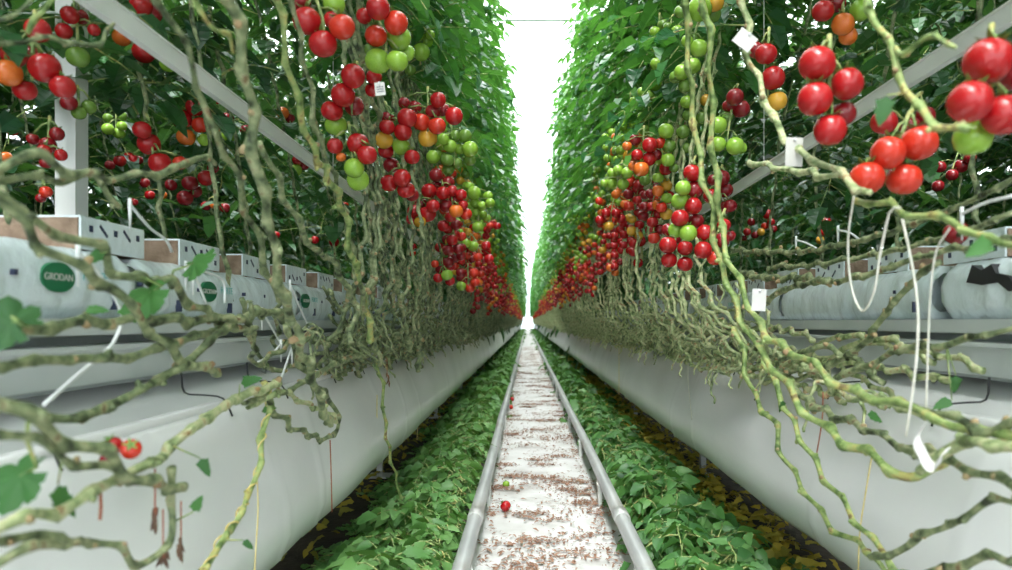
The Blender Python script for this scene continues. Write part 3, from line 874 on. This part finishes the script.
for s, nm in ((-1, 'left'), (1, 'right')):
    farmb = MB()
    y = 2.75
    while y < 60:
        for tier in (0, 1, 2, 3) if y < 14 else (0, 1, 2):
            if rc.random() < (0, .12, .12, .45)[tier]: continue
            zz = (1.30, 1.52, 1.76, 1.98)[tier] + (.11 if s > 0 else 0) + rc.uniform(-.09, .09)
            x = s * (.43 + rc.uniform(-.035, .05))
            yy = y + rc.uniform(-.1, .1)
            if any(abs(x - hx) < .12 and abs(yy - hy) < .10 and abs(zz - .1 - hz) < .12 for hx, hy, hz in HANDPOS): continue
            P = cluster_layout(rc, tier)
            A = Vector((x + s * .02, yy, zz))
            if yy < 11.5:
                c0 = count.get((s, tier), 0) + 1; count[(s, tier)] = c0
                word = ('red', 'ripening', 'mostly green', 'green')[tier]
                if yy < 8.5:
                    lab, grp = '%s cluster down the aisle in the %s %s tier of the %s row' % (ordinal(c0), TIER[tier], word, nm), None
                else:
                    lab, grp = 'far-off %s cluster in the %s tier where the %s row narrows' % (word, TIER[tier], nm), 'far-off %s tier clusters of the %s row' % (TIER[tier], nm)
                if yy < 6.5:
                    build_cluster(A, [(A + p, r, k) for p, r, k in P], lab, grp, yy < 3.4, c0 + 500)
                else:
                    mb = MB()
                    for p, r, k in P:
                        lowsphere(mb, p, r, KEYS.index(k))
                    mb.tube([(0, 0, 0), (0, 0, -.1), (0, 0, -.2)], .004, 4, len(KEYS))
                    o = mb.obj('tomato_cluster', [TOM[k] for k in KEYS] + [M['stem_green']])
                    o.location = A; tag(o, lab, 'tomato cluster', grp)
            else:
                for p, r, k in P[:6]:
                    lowsphere(farmb, A + p, r, KEYS.index(k))
        y += .27 if y < 12 else .34
    o = farmb.obj('tomatoes', [TOM[k] for k in KEYS])
    tag(o, 'far red and green tomatoes along the %s row shrinking to dots at the aisle end' % nm, 'tomatoes', None, 'stuff')

# ------------------------------------------------------------------ hand-placed vines.  points in pixels, X plane from the camera (start, end), pixel widths
def vine_pts(px, x0, x1):
    n = len(px); out = []
    for i, (x, y) in enumerate(px):
        X = x0 + (x1 - x0) * i / (n - 1)
        Y = F * X / max(60, abs(x - VX))
        out.append(at(x, y, Y))
    return out
nv = 0
VINES = {}
def vine(px, X, w, label, mat='stem', leaves=(), name='tomato_vine', gap=.06, zig=.006, r=None):
    global nv
    nv += 1
    x0, x1 = X if isinstance(X, tuple) else (X, X)
    P = vine_pts(px, x0, x1)
    w0, w1 = w if isinstance(w, tuple) else (w, w)
    r0 = w0 * P[0].y / F * .40; r1 = w1 * P[-1].y / F * .40
    base = P[-1].copy()
    root = thing(name, base, label, 'vine', 'bare tomato vines')
    mb = MB()
    add_stem(mb, [p - base for p in P], r0, r1, .008, 9, gap, zig, nv * 13)
    mb.obj('stem', [M[mat], M['scar']], root)
    for (lx, ly, ang, L, dY) in leaves:
        Y = P[min(range(len(P)), key=lambda i: (px[i][0] - lx) ** 2 + (px[i][1] - ly) ** 2)].y + dY
        rnd = random.Random(int(lx * 7 + ly))
        lb = MB()
        d = Vector((math.cos(ang), rnd.uniform(-.3, .1), math.sin(ang)))
        i0 = min(range(len(P)), key=lambda i: (px[i][0] - lx) ** 2 + (px[i][1] - ly) ** 2)
        if L < .042:
            c0 = at(lx, ly, Y) - base
            lb.tube([P[i0] - base, c0], [.0016, .001], 5, 1)
            leaflet(lb, c0, d, Vector((rnd.uniform(-.5, .5), -.8, .5)), L, L * .62, rnd)
        else: lobed_leaf(lb, at(lx, ly, Y) - base, L, d, Vector((rnd.uniform(-.3, .3), -.75, .7)), rnd, P[i0] - base)
        lb.obj('leaf', [M['leaf_hand'], M['stem_green']], root, True)
    if 'wound' in label:
        Q = spline([p - base for p in P], .006); tw = MB(); hp = []
        for i in range(len(Q)):
            t = Vector(Q[min(i + 1, len(Q) - 1)] - Q[max(i - 1, 0)]).normalized(); u = t.cross(Vector((0, 1, 0))).normalized(); w2 = t.cross(u)
            hp.append(Vector(Q[i]) + (u * math.cos(i * .75) + w2 * math.sin(i * .75)) * (max(r0, r1) * 1.15))
        tw.tube(hp, .0016, 5); tw.obj('wound_twine', M['twine_yellow'], root)
    VINES[nv] = root
    return root
D = math.radians
vine([(-40,170),(0,193),(20,213),(43,223),(77,240),(100,252),(115,268),(133,278),(170,283),(187,300),(207,312),(232,321)], .57, (13, 9), 'thick vine sloping down across the near grow bag, ending in the stem knot', leaves=[(149,293,D(-150),.075,.02),(194,263,D(20),.06,.02),(108,252,D(200),.035,.0)])
vine([(-40,165),(0,197),(13,217),(37,240),(63,260),(87,277),(113,290),(130,310),(150,330),(173,353),(200,367),(222,372)], .55, (13, 10), 'thick vine just below the logo bag slope, running parallel under its neighbour')
vine([(-30,312),(0,318),(27,331),(67,325),(100,322),(133,318),(173,320),(207,320),(232,323),(262,312),(290,318)], .575, (14, 10), 'thick level vine lying across the foot of the near left grow bag', leaves=[(12,322,D(160),.06,-.02),(84,312,D(10),.03,.01)])
vine([(-30,368),(0,367),(33,362),(77,358),(97,362),(127,357),(160,347),(187,340),(213,332),(233,327),(255,332)], .575, (12, 9), 'level vine crossing the middle of the left grey tray')
vine([(-30,382),(0,400),(29,419),(66,439),(103,456),(122,470),(147,483),(184,487)], .49, (18, 12), 'thickest dark-edged vine sloping down in front of left gutter film', leaves=[(20,476,D(-150),.06,.03),(58,484,D(-60),.04,.03)])
vine([(-30,420),(0,428),(22,437),(48,448),(77,461),(110,467),(140,478)], .50, (13, 10), 'short vine just under the thickest sloping left vine')
vine([(-30,540),(0,528),(29,515),(59,509),(88,496),(114,481),(136,470),(162,459),(173,446),(199,426),(217,411),(239,397),(262,390),(280,384)], (.49, .53), (15, 10), 'long pale vine rising from lower left corner toward the stem knot', 'stem_pale', leaves=[(240,384,D(20),.04,.0),(200,458,D(-60),.03,.0)])
vine([(-30,542),(0,541),(37,537),(66,544),(92,541),(114,548),(140,563),(166,548),(173,522),(172,490),(168,470)], .50, (12, 8), 'vine curling into a U at the bottom of the left gutter film', leaves=[(193,512,D(60),.025,-.01)])
vine([(-30,572),(0,562),(22,552),(48,546),(80,541)], .495, (13, 9), 'short dark vine in the bottom left corner')
vine([(30,414),(45,416),(74,419),(107,404),(140,393),(166,375),(184,367),(200,350),(215,335),(230,326)], .56, (13, 9), 'vine climbing over the lower edge of the left tray to the knot')
vine([(196,590),(206,570),(221,540),(239,515),(258,470),(263,434),(269,400),(266,380)], (.50, .54), (9, 7), 'upright yellow-green vine wound with yellow twine over the left film', 'stem_green', leaves=[(243,540,D(-40),.022,-.01),(262,412,D(20),.03,-.01)])
vine([(-20,178),(0,170),(33,157),(67,170),(87,172),(113,177),(143,173),(167,173),(187,165),(200,160),(216,164)], .60, (11, 7), 'level upper vine crossing the white post')
vine([(-20,190),(0,180),(33,177),(67,182),(90,175),(110,195),(120,205)], .61, (9, 7), 'second level vine crossing the post just below the upper one')
vine([(-10,38),(10,40),(27,42),(53,38),(77,42),(97,48),(108,32),(115,22)], .62, (6, 5), 'thin vine sagging across the dark red cluster at upper left')
vine([(-10,22),(0,16),(15,12),(24,4),(28,-8)], .6, (5, 4), 'thin arched vine in the top left corner')
vine([(28,30),(33,18),(42,8),(52,-8)], .62, (6, 6), 'short thin vine leaning in the top left corner, right of the arched one', 'stem_green')
vine([(228,-20),(232,0),(240,50),(247,93),(253,133),(259,180),(268,222),(276,261),(283,293),(297,328),(298,345),(311,370),(318,395),(330,425)], (.37, .47), (14, 9), 'thickest upright vine of left row, rising straight to the frame top', 'stem')
vine([(158,-20),(163,0),(177,33),(193,67),(203,97),(213,133),(230,160),(240,190),(247,208),(258,240),(266,268),(280,300)], (.42, .5), (8, 8), 'upright vine left of the thickest one, crossing the grey bar')
vine([(273,-20),(277,0),(285,43),(293,83),(303,123),(317,157),(333,187),(345,215),(352,255),(365,300),(372,340)], (.38, .46), (9, 7), 'pale green upright vine right of the thickest one', 'stem_green')
vine([(196,-14),(200,0),(213,27),(227,37),(236,52)], .42, (6, 5), 'short thin side stem joining the thickest upright vine', 'stem_green')
vine([(292,-10),(298,33),(310,83),(320,140),(337,187),(350,240),(360,290),(372,330),(380,365)], (.40, .47), (6, 6), 'slim vine weaving down past the large shiny red cluster')
vine([(355,-10),(357,0),(360,50),(363,93),(373,140),(380,190),(390,240),(400,300),(410,350)], (.38, .47), (6, 6), 'slim dark vine passing left of the half green cluster')
vine([(262,140),(276,177),(293,212),(311,247),(332,261),(345,285),(355,310),(350,345)], .46, (7, 7), 'crooked vine bending between the thick upright and the block row')
vine([(372,92),(380,130),(388,170),(392,215),(402,262),(412,305),(420,345),(418,372)], (.42, .5), (6, 6), 'slim zigzag vine under the yellow-orange and green pair', 'stem')
vine([(245,402),(262,398),(285,394),(300,385),(325,370),(345,360),(370,352)], .53, (7, 6), 'short vine lying along the edge of the left gutter')
vine([(288,322),(292,340),(300,364),(317,384),(333,405),(337,429),(325,439),(304,433),(280,417),(262,398)], .53, (7, 7), 'vine looping down over the left gutter film like a hook', 'stem')
vine([(250,405),(266,398),(284,392),(308,405),(325,412),(337,421)], .525, (6, 6), 'short vine crossing the hooked loop over left film', 'stem_pale')
vine([(378,362),(381,380),(385,421),(391,457),(398,490),(402,510)], (.56, .5), (4, 3), 'thin green shoot hanging alone over the left gutter edge', 'stem_green', name='hanging_shoot')
# right side
vine([(686,-10),(688,40),(691,81),(693,112),(698,144),(705,182),(711,212),(716,247),(726,279),(742,321),(760,349),(781,377),(800,404),(815,420),(846,443),(881,462),(912,477),(930,470),(945,462)], (.38, .62), (7, 12), 'left one of two forked pale green vines descending the right row', 'stem_green', gap=.07)
vine([(704,-10),(707,19),(711,53),(711,100),(713,150),(717,184),(719,223),(728,258),(742,286),(756,317),(770,338),(805,359),(826,374),(854,392),(896,404),(927,412),(958,427),(1012,433),(1040,436)], (.40, .62), (8, 13), 'right one of two forked pale green vines, bending level over gutter', 'stem_green', gap=.07)
vine([(736,325),(742,350),(753,392),(773,423),(784,458),(807,493),(834,528),(873,555),(885,575)], (.60, .65), (6, 7), 'slim vine hanging diagonally down the right gutter film, left of its twin', 'stem_green')
vine([(752,330),(761,350),(784,404),(800,439),(819,470),(842,500),(865,535),(888,558),(900,575)], (.60, .65), (6, 7), 'slim vine hanging diagonally down the right gutter film, right of its twin', 'stem_green', leaves=[(783,400,D(-100),.03,-.01)])
vine([(795,385),(807,400),(834,416),(861,427),(896,443),(919,450),(940,456)], .63, (8, 9), 'dark vine lying under the forked pair on the right gutter edge')
vine([(1035,492),(1012,500),(989,504),(966,516),(943,528),(919,531),(908,547),(888,556),(870,558)], .62, (9, 8), 'dark crooked vine crossing the lower right gutter film')
vine([(1040,545),(1012,560),(989,558),(950,566),(912,574),(890,580)], .62, (10, 9), 'dark vine along the bottom right corner')
vine([(905,444),(919,450),(950,462),(981,474),(1012,485),(1040,500)], .61, (11, 12), 'thick vine sloping to the right edge below the white ribbon')
vine([(915,405),(931,412),(966,421),(989,431),(1012,426),(1040,424)], .60, (11, 13), 'thick mossy vine level at the right edge, upper of three')
vine([(925,470),(946,454),(973,443),(1012,446),(1040,450)], .59, (12, 14), 'thick mossy vine level at right edge, middle of three', 'stem_pale')
vine([(805,362),(823,375),(861,394),(904,408),(925,420)], .64, (7, 9), 'short vine tucked under the bent pale vine on the right gutter', 'stem_pale', leaves=[(866,414,D(-20),.035,-.01)])
vine([(840,378),(850,373),(873,362),(896,350),(918,346),(946,344),(976,337),(998,332),(1030,326)], .72, (8, 8), 'vine crossing the right grey tray up to the picture edge', leaves=[(956,375,D(-100),.03,0),(952,400,D(-160),.035,0)])
vine([(828,366),(850,353),(868,337),(885,312),(904,291),(924,271),(940,262)], .74, (8, 8), 'dark knobbly vine rising diagonally across the right grow bag')
vine([(735,250),(743,251),(777,252),(811,251),(829,246),(857,242),(900,228),(960,205),(1012,180),(1040,168)], .76, (6, 7), 'topmost of the vines stretched over the right grow bag blocks')
vine([(770,268),(784,266),(811,265),(839,261),(860,258),(905,248),(955,235),(1010,214)], .74, (6, 7), 'second of the vines stretched over the right grow bag blocks')
vine([(740,272),(754,276),(777,278),(800,277),(829,282),(857,278),(905,262),(950,250),(1012,240),(1040,236)], .72, (7, 8), 'third of the vines stretched over the right grow bag blocks')
vine([(756,312),(768,301),(779,292),(802,284),(830,280)], .70, (7, 7), 'short dark vine below the three stretched over right blocks')
vine([(860,198),(878,203),(903,210),(924,216),(958,221),(978,232),(997,242),(1014,244),(1040,246)], .55, (8, 10), 'fresh green vine with red streaks under the orange-red pyramid', 'stem_green', leaves=[(992,240,D(-150),.038,.01)])
vine([(870,-15),(872,0),(877,20),(890,44),(899,71),(907,93),(926,113),(953,130),(968,133)], .50, (8, 10), 'light green vine carrying the three big glossy red tomatoes', 'stem_green', leaves=[(887,95,D(-105),.04,-.01)])
vine([(958,44),(940,38),(924,37),(907,50),(895,47)], .5, (6, 6), 'short cut side stem beside the top right glossy cluster', 'stem_green')
vine([(741,-15),(743,0),(748,26),(750,58),(759,82),(769,113),(780,129),(790,145),(813,160),(840,177),(862,188)], (.42, .5), (8, 9), 'pale knobbly vine threaded past two white tags', 'stem_pale')
vine([(752,160),(757,163),(790,170),(820,173),(848,181),(870,192)], .52, (7, 8), 'short pale vine meeting the tagged one above the right bags', 'stem_pale')

# ------------------------------------------------------------------ extra mid-distance bare stems lying in bundles on the gutters
rb = random.Random(31)
BUN = []
for i in range(7):
    mb = MB(); L = rb.uniform(.9, 1.4); n = 7
    pts = [(rb.uniform(-.05, .05), L * (k / (n - 1) - .5), rb.uniform(-.04, .05)) for k in range(n)]
    pts[-1] = (pts[-1][0] - .06, pts[-1][1], pts[-1][2] + rb.uniform(.05, .2))
    add_stem(mb, pts, .0066, .0055, .011, 7, .05, .008, 900 + i)
    for k in range(3):      # short dead shoots drooping over the gutter edge
        p = pts[rb.randint(1, n - 2)]; y = p[1] + rb.uniform(-.06, .06)
        add_stem(mb, [(p[0], y, p[2]), (p[0] - .05, y + rb.uniform(-.04, .04), p[2] + rb.uniform(-.02, .03)), (p[0] - rb.uniform(.05, .09), y + rb.uniform(-.07, .07), p[2] - rb.uniform(.02, .11))], .0045, .0028, .011, 5, .03, .006, 950 + i * 9 + k, False)
    BUN.append([mb.mesh('stem', [m, M['scar']]) for m in (M['stem'], M['stem_pale'])])
for s, nm in ((-1, 'left'), (1, 'right')):
    for k in range(34):
        y = 1.9 + k * .22 + rb.uniform(-.1, .1)
        o = link('lowered_vine', rb.choice(BUN)[rb.randint(0, 1) if s > 0 else 0])
        o.location = (s * rb.uniform(.60, .80), y, rb.choice((.715, .73, .76, .80, .86)) + rb.uniform(0, .04))
        o.rotation_euler = (rb.uniform(-.12, .12), 0, (PI if s < 0 else 0) + rb.uniform(-.15, .15))
        tag(o, 'bare lowered vine in the tangled heap lying along the %s gutter edge' % nm, 'vine', 'tangled lowered vines on the %s gutter' % nm)

# ------------------------------------------------------------------ hoses, twines, tags, odd fruit
def line_thing(name, px, Ys, r, mat, label, cat, group=None, part='cord', extra=None):
    P = [at(x, y, Y) for (x, y), Y in zip(px, Ys)]
    base = P[-1].copy()
    root = thing(name, base, label, cat, group)
    mb = MB(); mb.tube([Vector(p) for p in spline([p - base for p in P], .012)], r, 7)
    mb.obj(part, M[mat], root)
    if extra: extra(root, [p - base for p in P])
    return root
def peg(root, P):
    mb = MB(); e = P[0]
    mb.tube([e + Vector((0, 0, .012)), e, e - Vector((0, 0, .045))], [.0032, .0036, .0015], 6)
    mb.obj('drip_peg', M['drip'], root)
def yl(px, X): return [F * X / abs(x - VX) for x, y in px]
for px, X, lab in (
    ([(78,253),(92,265),(105,283),(119,305),(122,322),(112,345),(100,356),(72,380),(44,405)], .60, 'white drip hose bending down across the near left bag and tray'),
    ([(130,205),(150,228),(166,240),(172,252)], .70, 'white drip hose running up to the first left block'),
    ([(193,272),(200,288),(206,304)], .66, 'short white drip hose standing before the second logo'),
    ([(186,267),(205,272),(223,281),(225,303)], .67, 'white drip hose arched over the second oval logo'),
    ([(290,284),(300,308),(312,332),(326,352)], .66, 'straight white drip hose slanting by the third oval logo'),
    ([(262,312),(272,328),(281,344)], .66, 'short white drip hose slanting onto the left tray'),
    ([(292,347),(284,370),(276,394)], .60, 'white drip hose hanging over the left gutter edge'),
    ([(281,344),(270,356),(258,362)], .62, 'white drip hose end lying on the left tray lip'),
    ([(346,322),(348,336),(340,350)], .62, 'curved white drip hose past the third logo, left row'),
    ([(796,240),(806,243),(816,248)], .80, 'white drip hose lying on the right blocks, far one'),
    ([(838,230),(850,233),(860,240)], .80, 'white drip hose lying on the right blocks, near one'),
    ([(962,214),(985,203),(1012,196)], .74, 'pale drip hose rising to the right picture edge')):
    line_thing('drip_hose', px, yl(px, X), .0028, 'drip', lab, 'drip hose', 'white drip hoses', 'hose', peg)
for px, X, r, m, lab in (
    ([(854,196),(848,240),(851,285),(862,311),(874,292),(880,255),(890,212),(900,208)], .54, .0020, 'twine', 'loose loop of white twine hanging under the orange-red pyramid'),
    ([(901,214),(909,250),(916,290),(918,330),(914,380),(906,436)], .56, .0020, 'twine', 'white twine hanging straight right of the twine loop'),
    ([(950,228),(936,252),(930,300),(928,350),(926,408)], .58, .0014, 'twine', 'thin white twine hanging right of the thicker straight one'),
    ([(330,440),(331,470),(332,512)], .56, .0018, 'root', 'thin red-brown root hanging below the hooked left vine'),
    ([(100,486),(101,505),(100,520)], .5, .0018, 'root', 'thin red thread hanging in front of the left film'),
    ([(257,478),(258,510),(256,545),(254,580)], .52, .0013, 'twine_yellow', 'yellow twine hanging over the left film by the wound vine'),
    ([(823,392),(822,420),(816,458)], .66, .0015, 'root', 'thin red thread hanging on the right gutter film'),
    ([(872,455),(866,490),(860,530),(858,575)], .66, .0014, 'twine_yellow', 'yellow twine hanging on the right gutter film'),
    ([(377,395),(377,420),(378,460)], .60, .0018, 'twine_yellow', 'short yellow twine hanging from the left gutter rim'),
    ([(418,392),(418,415),(417,440)], .61, .002, 'twine_yellow', 'yellow twine dangling below the left gutter far part'),
    ([(495,338),(494,352),(493,368)], .62, .004, 'twine_yellow', 'far yellow twine under the left gutter'),
    ([(689,352),(688,380),(692,420)], .74, .0015, 'twine', 'pale twine drooping over the right gutter film'),
    ([(619,348),(619,372),(619,395)], .74, .002, 'twine_yellow', 'yellow twine under the far part of right gutter')):
    line_thing('twine', px, yl(px, X), r, m, lab, 'twine', None, 'cord')
# withered leaf tails hanging in front of the left film
for px, lab in (([(155,505),(156,525),(157,545)], 'withered brown leaf tail hanging over left film, left of three'), ([(163,545),(164,558),(162,572)], 'withered brown leaf tail hanging lowest over left film'),
                ([(181,535),(180,552),(182,572)], 'withered brown leaf tail hanging over left film, right of three'), ([(387,372),(390,384),(389,396)], 'withered brown leaf hanging over left gutter rim')):
    Y = F * .51 / abs(px[0][0] - VX)
    P = [at(x, y, Y) for x, y in px]
    root = thing('withered_leaf', P[0], lab, 'withered leaf')
    mb = MB(); rnd = random.Random(px[0][0])
    mb.tube([Vector((0, 0, .05)), P[0] - P[0], P[1] - P[0]], .0012, 5); mb.obj('stalk', M['root'], root)
    mb = MB()
    for i in range(5):
        leaflet(mb, (P[1] - P[0]) * (.2 * i), Vector((rnd.uniform(-.4, .4), rnd.uniform(-.4, .4), -1)), Vector((rnd.uniform(-1, 1), -1, 0)), .022, .008, rnd)
    mb.obj('shrivelled_blade', M['withered'], root)

def tag_card(px, py, w, h, ang, X, label, lines=0):
    Y = F * X / abs(px - VX)
    root = thing('plant_tag', at(px, py, Y), label, 'tag')
    W, H = w * Y / F, h * Y / F
    R = Matrix.Rotation(ang, 3, 'Y')
    mb = MB(); mb.box((0, 0, 0), (W, .0012, H), 0, R); mb.obj('card', M['tag'], root, False)
    mb = MB(); mb.tube([R @ Vector((0, -.004, H * .42)), R @ Vector((0, .012, H * .42))], .003, 6); mb.obj('clip', M['drip'], root)
    for k in range(lines):
        l = MB(); l.box(R @ Vector((0, -.0010, H * (.15 - .18 * k))), (W * .7, .0006, H * .05), 0, R); l.obj('printed_line', M['ink'], root, False)
tag_card(745, 40, 20, 17, D(38), .415, 'white tag turned like a diamond on the pale knobbly vine')
tag_card(794, 152, 17, 29, D(2), .475, 'upright white tag on the pale knobbly vine over the grey bar')
tag_card(759, 300, 14, 22, D(3), .50, 'upright white tag low beside the forked green vines')
tag_card(380, 89, 10, 13, D(-6), .30, 'tiny white tag with printed lines under half green cluster', 3)
# white ribbon at the right
Y = .96
rb_ = thing('plastic_ribbon', at(930, 440, Y), 'crumpled pale plastic ribbon caught on the right vines', 'ribbon')
mb = MB()
pts = [(927, 420), (918, 432), (914, 442), (922, 452), (926, 466), (938, 470), (936, 455), (950, 448)]
v, f = [], []
for i, (x, y) in enumerate(pts):
    p = at(x, y, Y - .03 + .008 * (i % 2)) - at(930, 440, Y)
    v += [p + Vector((.007, 0, .006)), p - Vector((.007, .006, .006))]
mb.add(v, [(2 * i, 2 * i + 1, 2 * i + 3, 2 * i + 2) for i in range(len(pts) - 1)])
o = mb.obj('strip', M['tag'], rb_)
sm = o.modifiers.new('thick', 'SOLIDIFY'); sm.thickness = .001
sm = o.modifiers.new('sub', 'SUBSURF'); sm.levels = 2; sm.render_levels = 2

def loose_tomato(p, r, k, label):
    root = thing('tomato', p, label, 'tomato')
    rnd = random.Random(int(p.x * 999))
    o = link('fruit', TM[k], root); o.scale = (r, r, r); o.rotation_euler = (rnd.uniform(-.9, .9), rnd.uniform(-.9, .9), 0)
    c = link('calyx', CALYX, root); c.scale = (r, r, r); c.rotation_euler = o.rotation_euler
def on_floor(px, py, r, k, label):
    Y = F * (CAM.z - .016 - r) / (py - VY)
    loose_tomato(at(px, py, Y), r, k, label)
on_floor(505.5, 506, .0245, 'R', 'red tomato fallen on the white path, nearest one')
on_floor(506, 484, .018, 'g', 'small green tomato fallen on the white path behind the nearest red')
on_floor(512, 399, .026, 'R', 'red tomato fallen far along the path beside left rail')
on_floor(511, 407, .022, 'r', 'smaller red tomato just in front of the far fallen red one')
loose_tomato(at(131, 449, .86), .0125, 'r', 'small bright red tomato lodged among the lower left vines')
loose_tomato(at(113, 446, .88), .012, 'R', 'red tomato half hidden behind leaf among lower left vines')
loose_tomato(at(107, 460, .885), .009, 'd', 'tiny dark red tomato under the lodged pair at lower left')
loose_tomato(at(956, 233, 1.22), .021, 'd', 'dark red tomato fallen among vines over the right grow bag')

# ------------------------------------------------------------------ ground litter (nobody could count it)
def litter(s, nm):
    rnd = random.Random(50 + s)
    mb = MB()
    def mound(x):
        u = (abs(x) - .32) / .3
        return .03 + .13 * max(0, 1 - (u - .45) ** 2 * 2.2)
    y = 1.5
    while y < LEN - 2:
        dens = 44 if y < 6 else 18 if y < 14 else 6
        L = .135 if y < 6 else .20 if y < 14 else .30
        for c in range((9 if y < 6 else 4) if y < 14 else 1):
            cx = rnd.uniform(.355, .72); cy = y + rnd.uniform(-.15, .15); cz = mound(cx) * rnd.uniform(.1, 1.1)
            for i in range(rnd.randint(4, 8)):
                a = rnd.uniform(0, 2 * PI)
                d = Vector((math.cos(a), math.sin(a), rnd.uniform(-.1, 1.3)))
                if cx < .42 and d.x < 0: d.x = -d.x
                d.x *= s
                compound_leaf(mb, Vector((s * (cx + rnd.uniform(-.03, .03)), cy + rnd.uniform(-.04, .04), cz)), d, L * rnd.uniform(.6, 1.3), rnd, 0, 1, rnd.uniform(.4, 1.7), 2 if y < 14 else 1, 6 if y < 8 else 4, 1.1, y < 8)
        y += .10 if y < 6 else .13 if y < 14 else .3
    mb.v = [(a, b, max(c, .004 + .01 * rnd.random())) for a, b, c in mb.v]
    o = mb.obj('leaf_litter', [M['leaf_cut'], M['stem_green']], None, True)
    tag(o, 'heaped green cut leaves on the ground between %s rail and gutter' % nm, 'leaf litter', None, 'stuff')
    mb = MB()
    y = 1.2
    while y < 16:
        for i in range(14 if s > 0 else 3):
            x = s * (rnd.triangular(.62, 1.0, .74) if s > 0 else rnd.uniform(.85, 1.1))
            a = rnd.uniform(0, 2 * PI)
            leaflet(mb, Vector((x, y + rnd.uniform(-.1, .1), rnd.uniform(.01, .10 if s > 0 else .05))), Vector((math.cos(a), math.sin(a), rnd.uniform(-.3, .6))), Vector((rnd.uniform(-1, 1), rnd.uniform(-1, 1), 1)), rnd.uniform(.03, .08), rnd.uniform(.02, .04), rnd, 0, 6, .6)
        y += .06
    o = mb.obj('wilted_leaves', M['leaf_yellow'], None, True)
    tag(o, 'yellow and brown wilted leaves in the shade under the %s gutter' % nm, 'leaf litter', None, 'stuff')
litter(-1, 'left'); litter(1, 'right')
mb = MB(); rnd = random.Random(61)
PATCH = [(rnd.uniform(-.25, .25), 1.6 + 22 * rnd.random() ** 1.7, rnd.uniform(.04, .16)) for _ in range(150)]
for i in range(15000):
    if rnd.random() < .84:
        cx, cy, cr = rnd.choice(PATCH)
        x = cx + rnd.gauss(0, cr * .75); y = cy + rnd.gauss(0, cr * .4)
    elif rnd.random() < .7:
        x = rnd.choice((-1, 1)) * (.25 - abs(rnd.gauss(0, .03))); y = 1.6 + 18 * rnd.random() ** 1.5
    else:
        x = rnd.uniform(-.24, .24); y = 1.6 + 18 * rnd.random() ** 1.5
    if abs(x) > .29: continue
    a = rnd.uniform(0, 2 * PI); L = rnd.uniform(.005, .017); w = L * rnd.uniform(.2, .5)
    d = Vector((math.cos(a), math.sin(a), rnd.uniform(-.1, .3))).normalized() * L
    sd = Vector((-math.sin(a), math.cos(a), rnd.uniform(-.4, .4))) * w
    p = Vector((x, y, .019 + rnd.uniform(0, .006)))
    mb.add([p - d + sd * .3, p - d - sd * .3, p - sd + Vector((0, 0, .004)), p + sd + Vector((0, 0, .003)), p + d], [(0, 1, 2, 3), (3, 2, 4)])
o = mb.obj('dry_debris', M['flake'], None, False)
tag(o, 'red-brown dry leaf scraps strewn in patches over the white path', 'debris', None, 'stuff')

# ------------------------------------------------------------------ light, sky, camera
w = bpy.data.worlds.new('overcast_sky'); bpy.context.scene.world = w
w.use_nodes = True
nt = w.node_tree
bg = nt.nodes['Background']
tc = nt.nodes.new('ShaderNodeTexCoord'); sp = nt.nodes.new('ShaderNodeSeparateXYZ')
nt.links.new(tc.outputs['Generated'], sp.inputs[0])
rmp = ramp(nt, sp.outputs['Z'], [(0.0, (.27, .30, .32)), (.2, (.40, .44, .46)), (.5, (.78, .82, .84)), (1, (1, 1, 1))])
nt.links.new(rmp, bg.inputs['Color'])
bg.inputs['Strength'].default_value = 6.8
su = bpy.data.lights.new('sun', 'SUN'); su.energy = 6.5; su.angle = D(30); su.color = (1, .97, .92)
so = bpy.data.objects.new('sun', su); C.objects.link(so)
so.rotation_euler = (D(34), D(-4), 0)

cam = bpy.data.cameras.new('camera'); co = bpy.data.objects.new('camera', cam); C.objects.link(co)
co.location = CAM; co.rotation_euler = (PI / 2, 0, 0)
cam.sensor_width = 36; cam.lens = 36 * F / 1012
cam.shift_x = -(VX - 506) / 1012; cam.shift_y = (VY - 285) / 1012
cam.clip_start = .05; cam.clip_end = 300
cam.dof.use_dof = True; cam.dof.focus_distance = 2.5; cam.dof.aperture_fstop = 3.4
sc = bpy.context.scene
sc.camera = co
sc.view_settings.view_transform = 'Standard'; sc.view_settings.look = 'None'
sc.view_settings.exposure = .42; sc.view_settings.gamma = 1
sc.view_settings.use_curve_mapping = False
sc.cycles.max_bounces = 8; sc.cycles.transparent_max_bounces = 12
sc.cycles.use_denoising = True
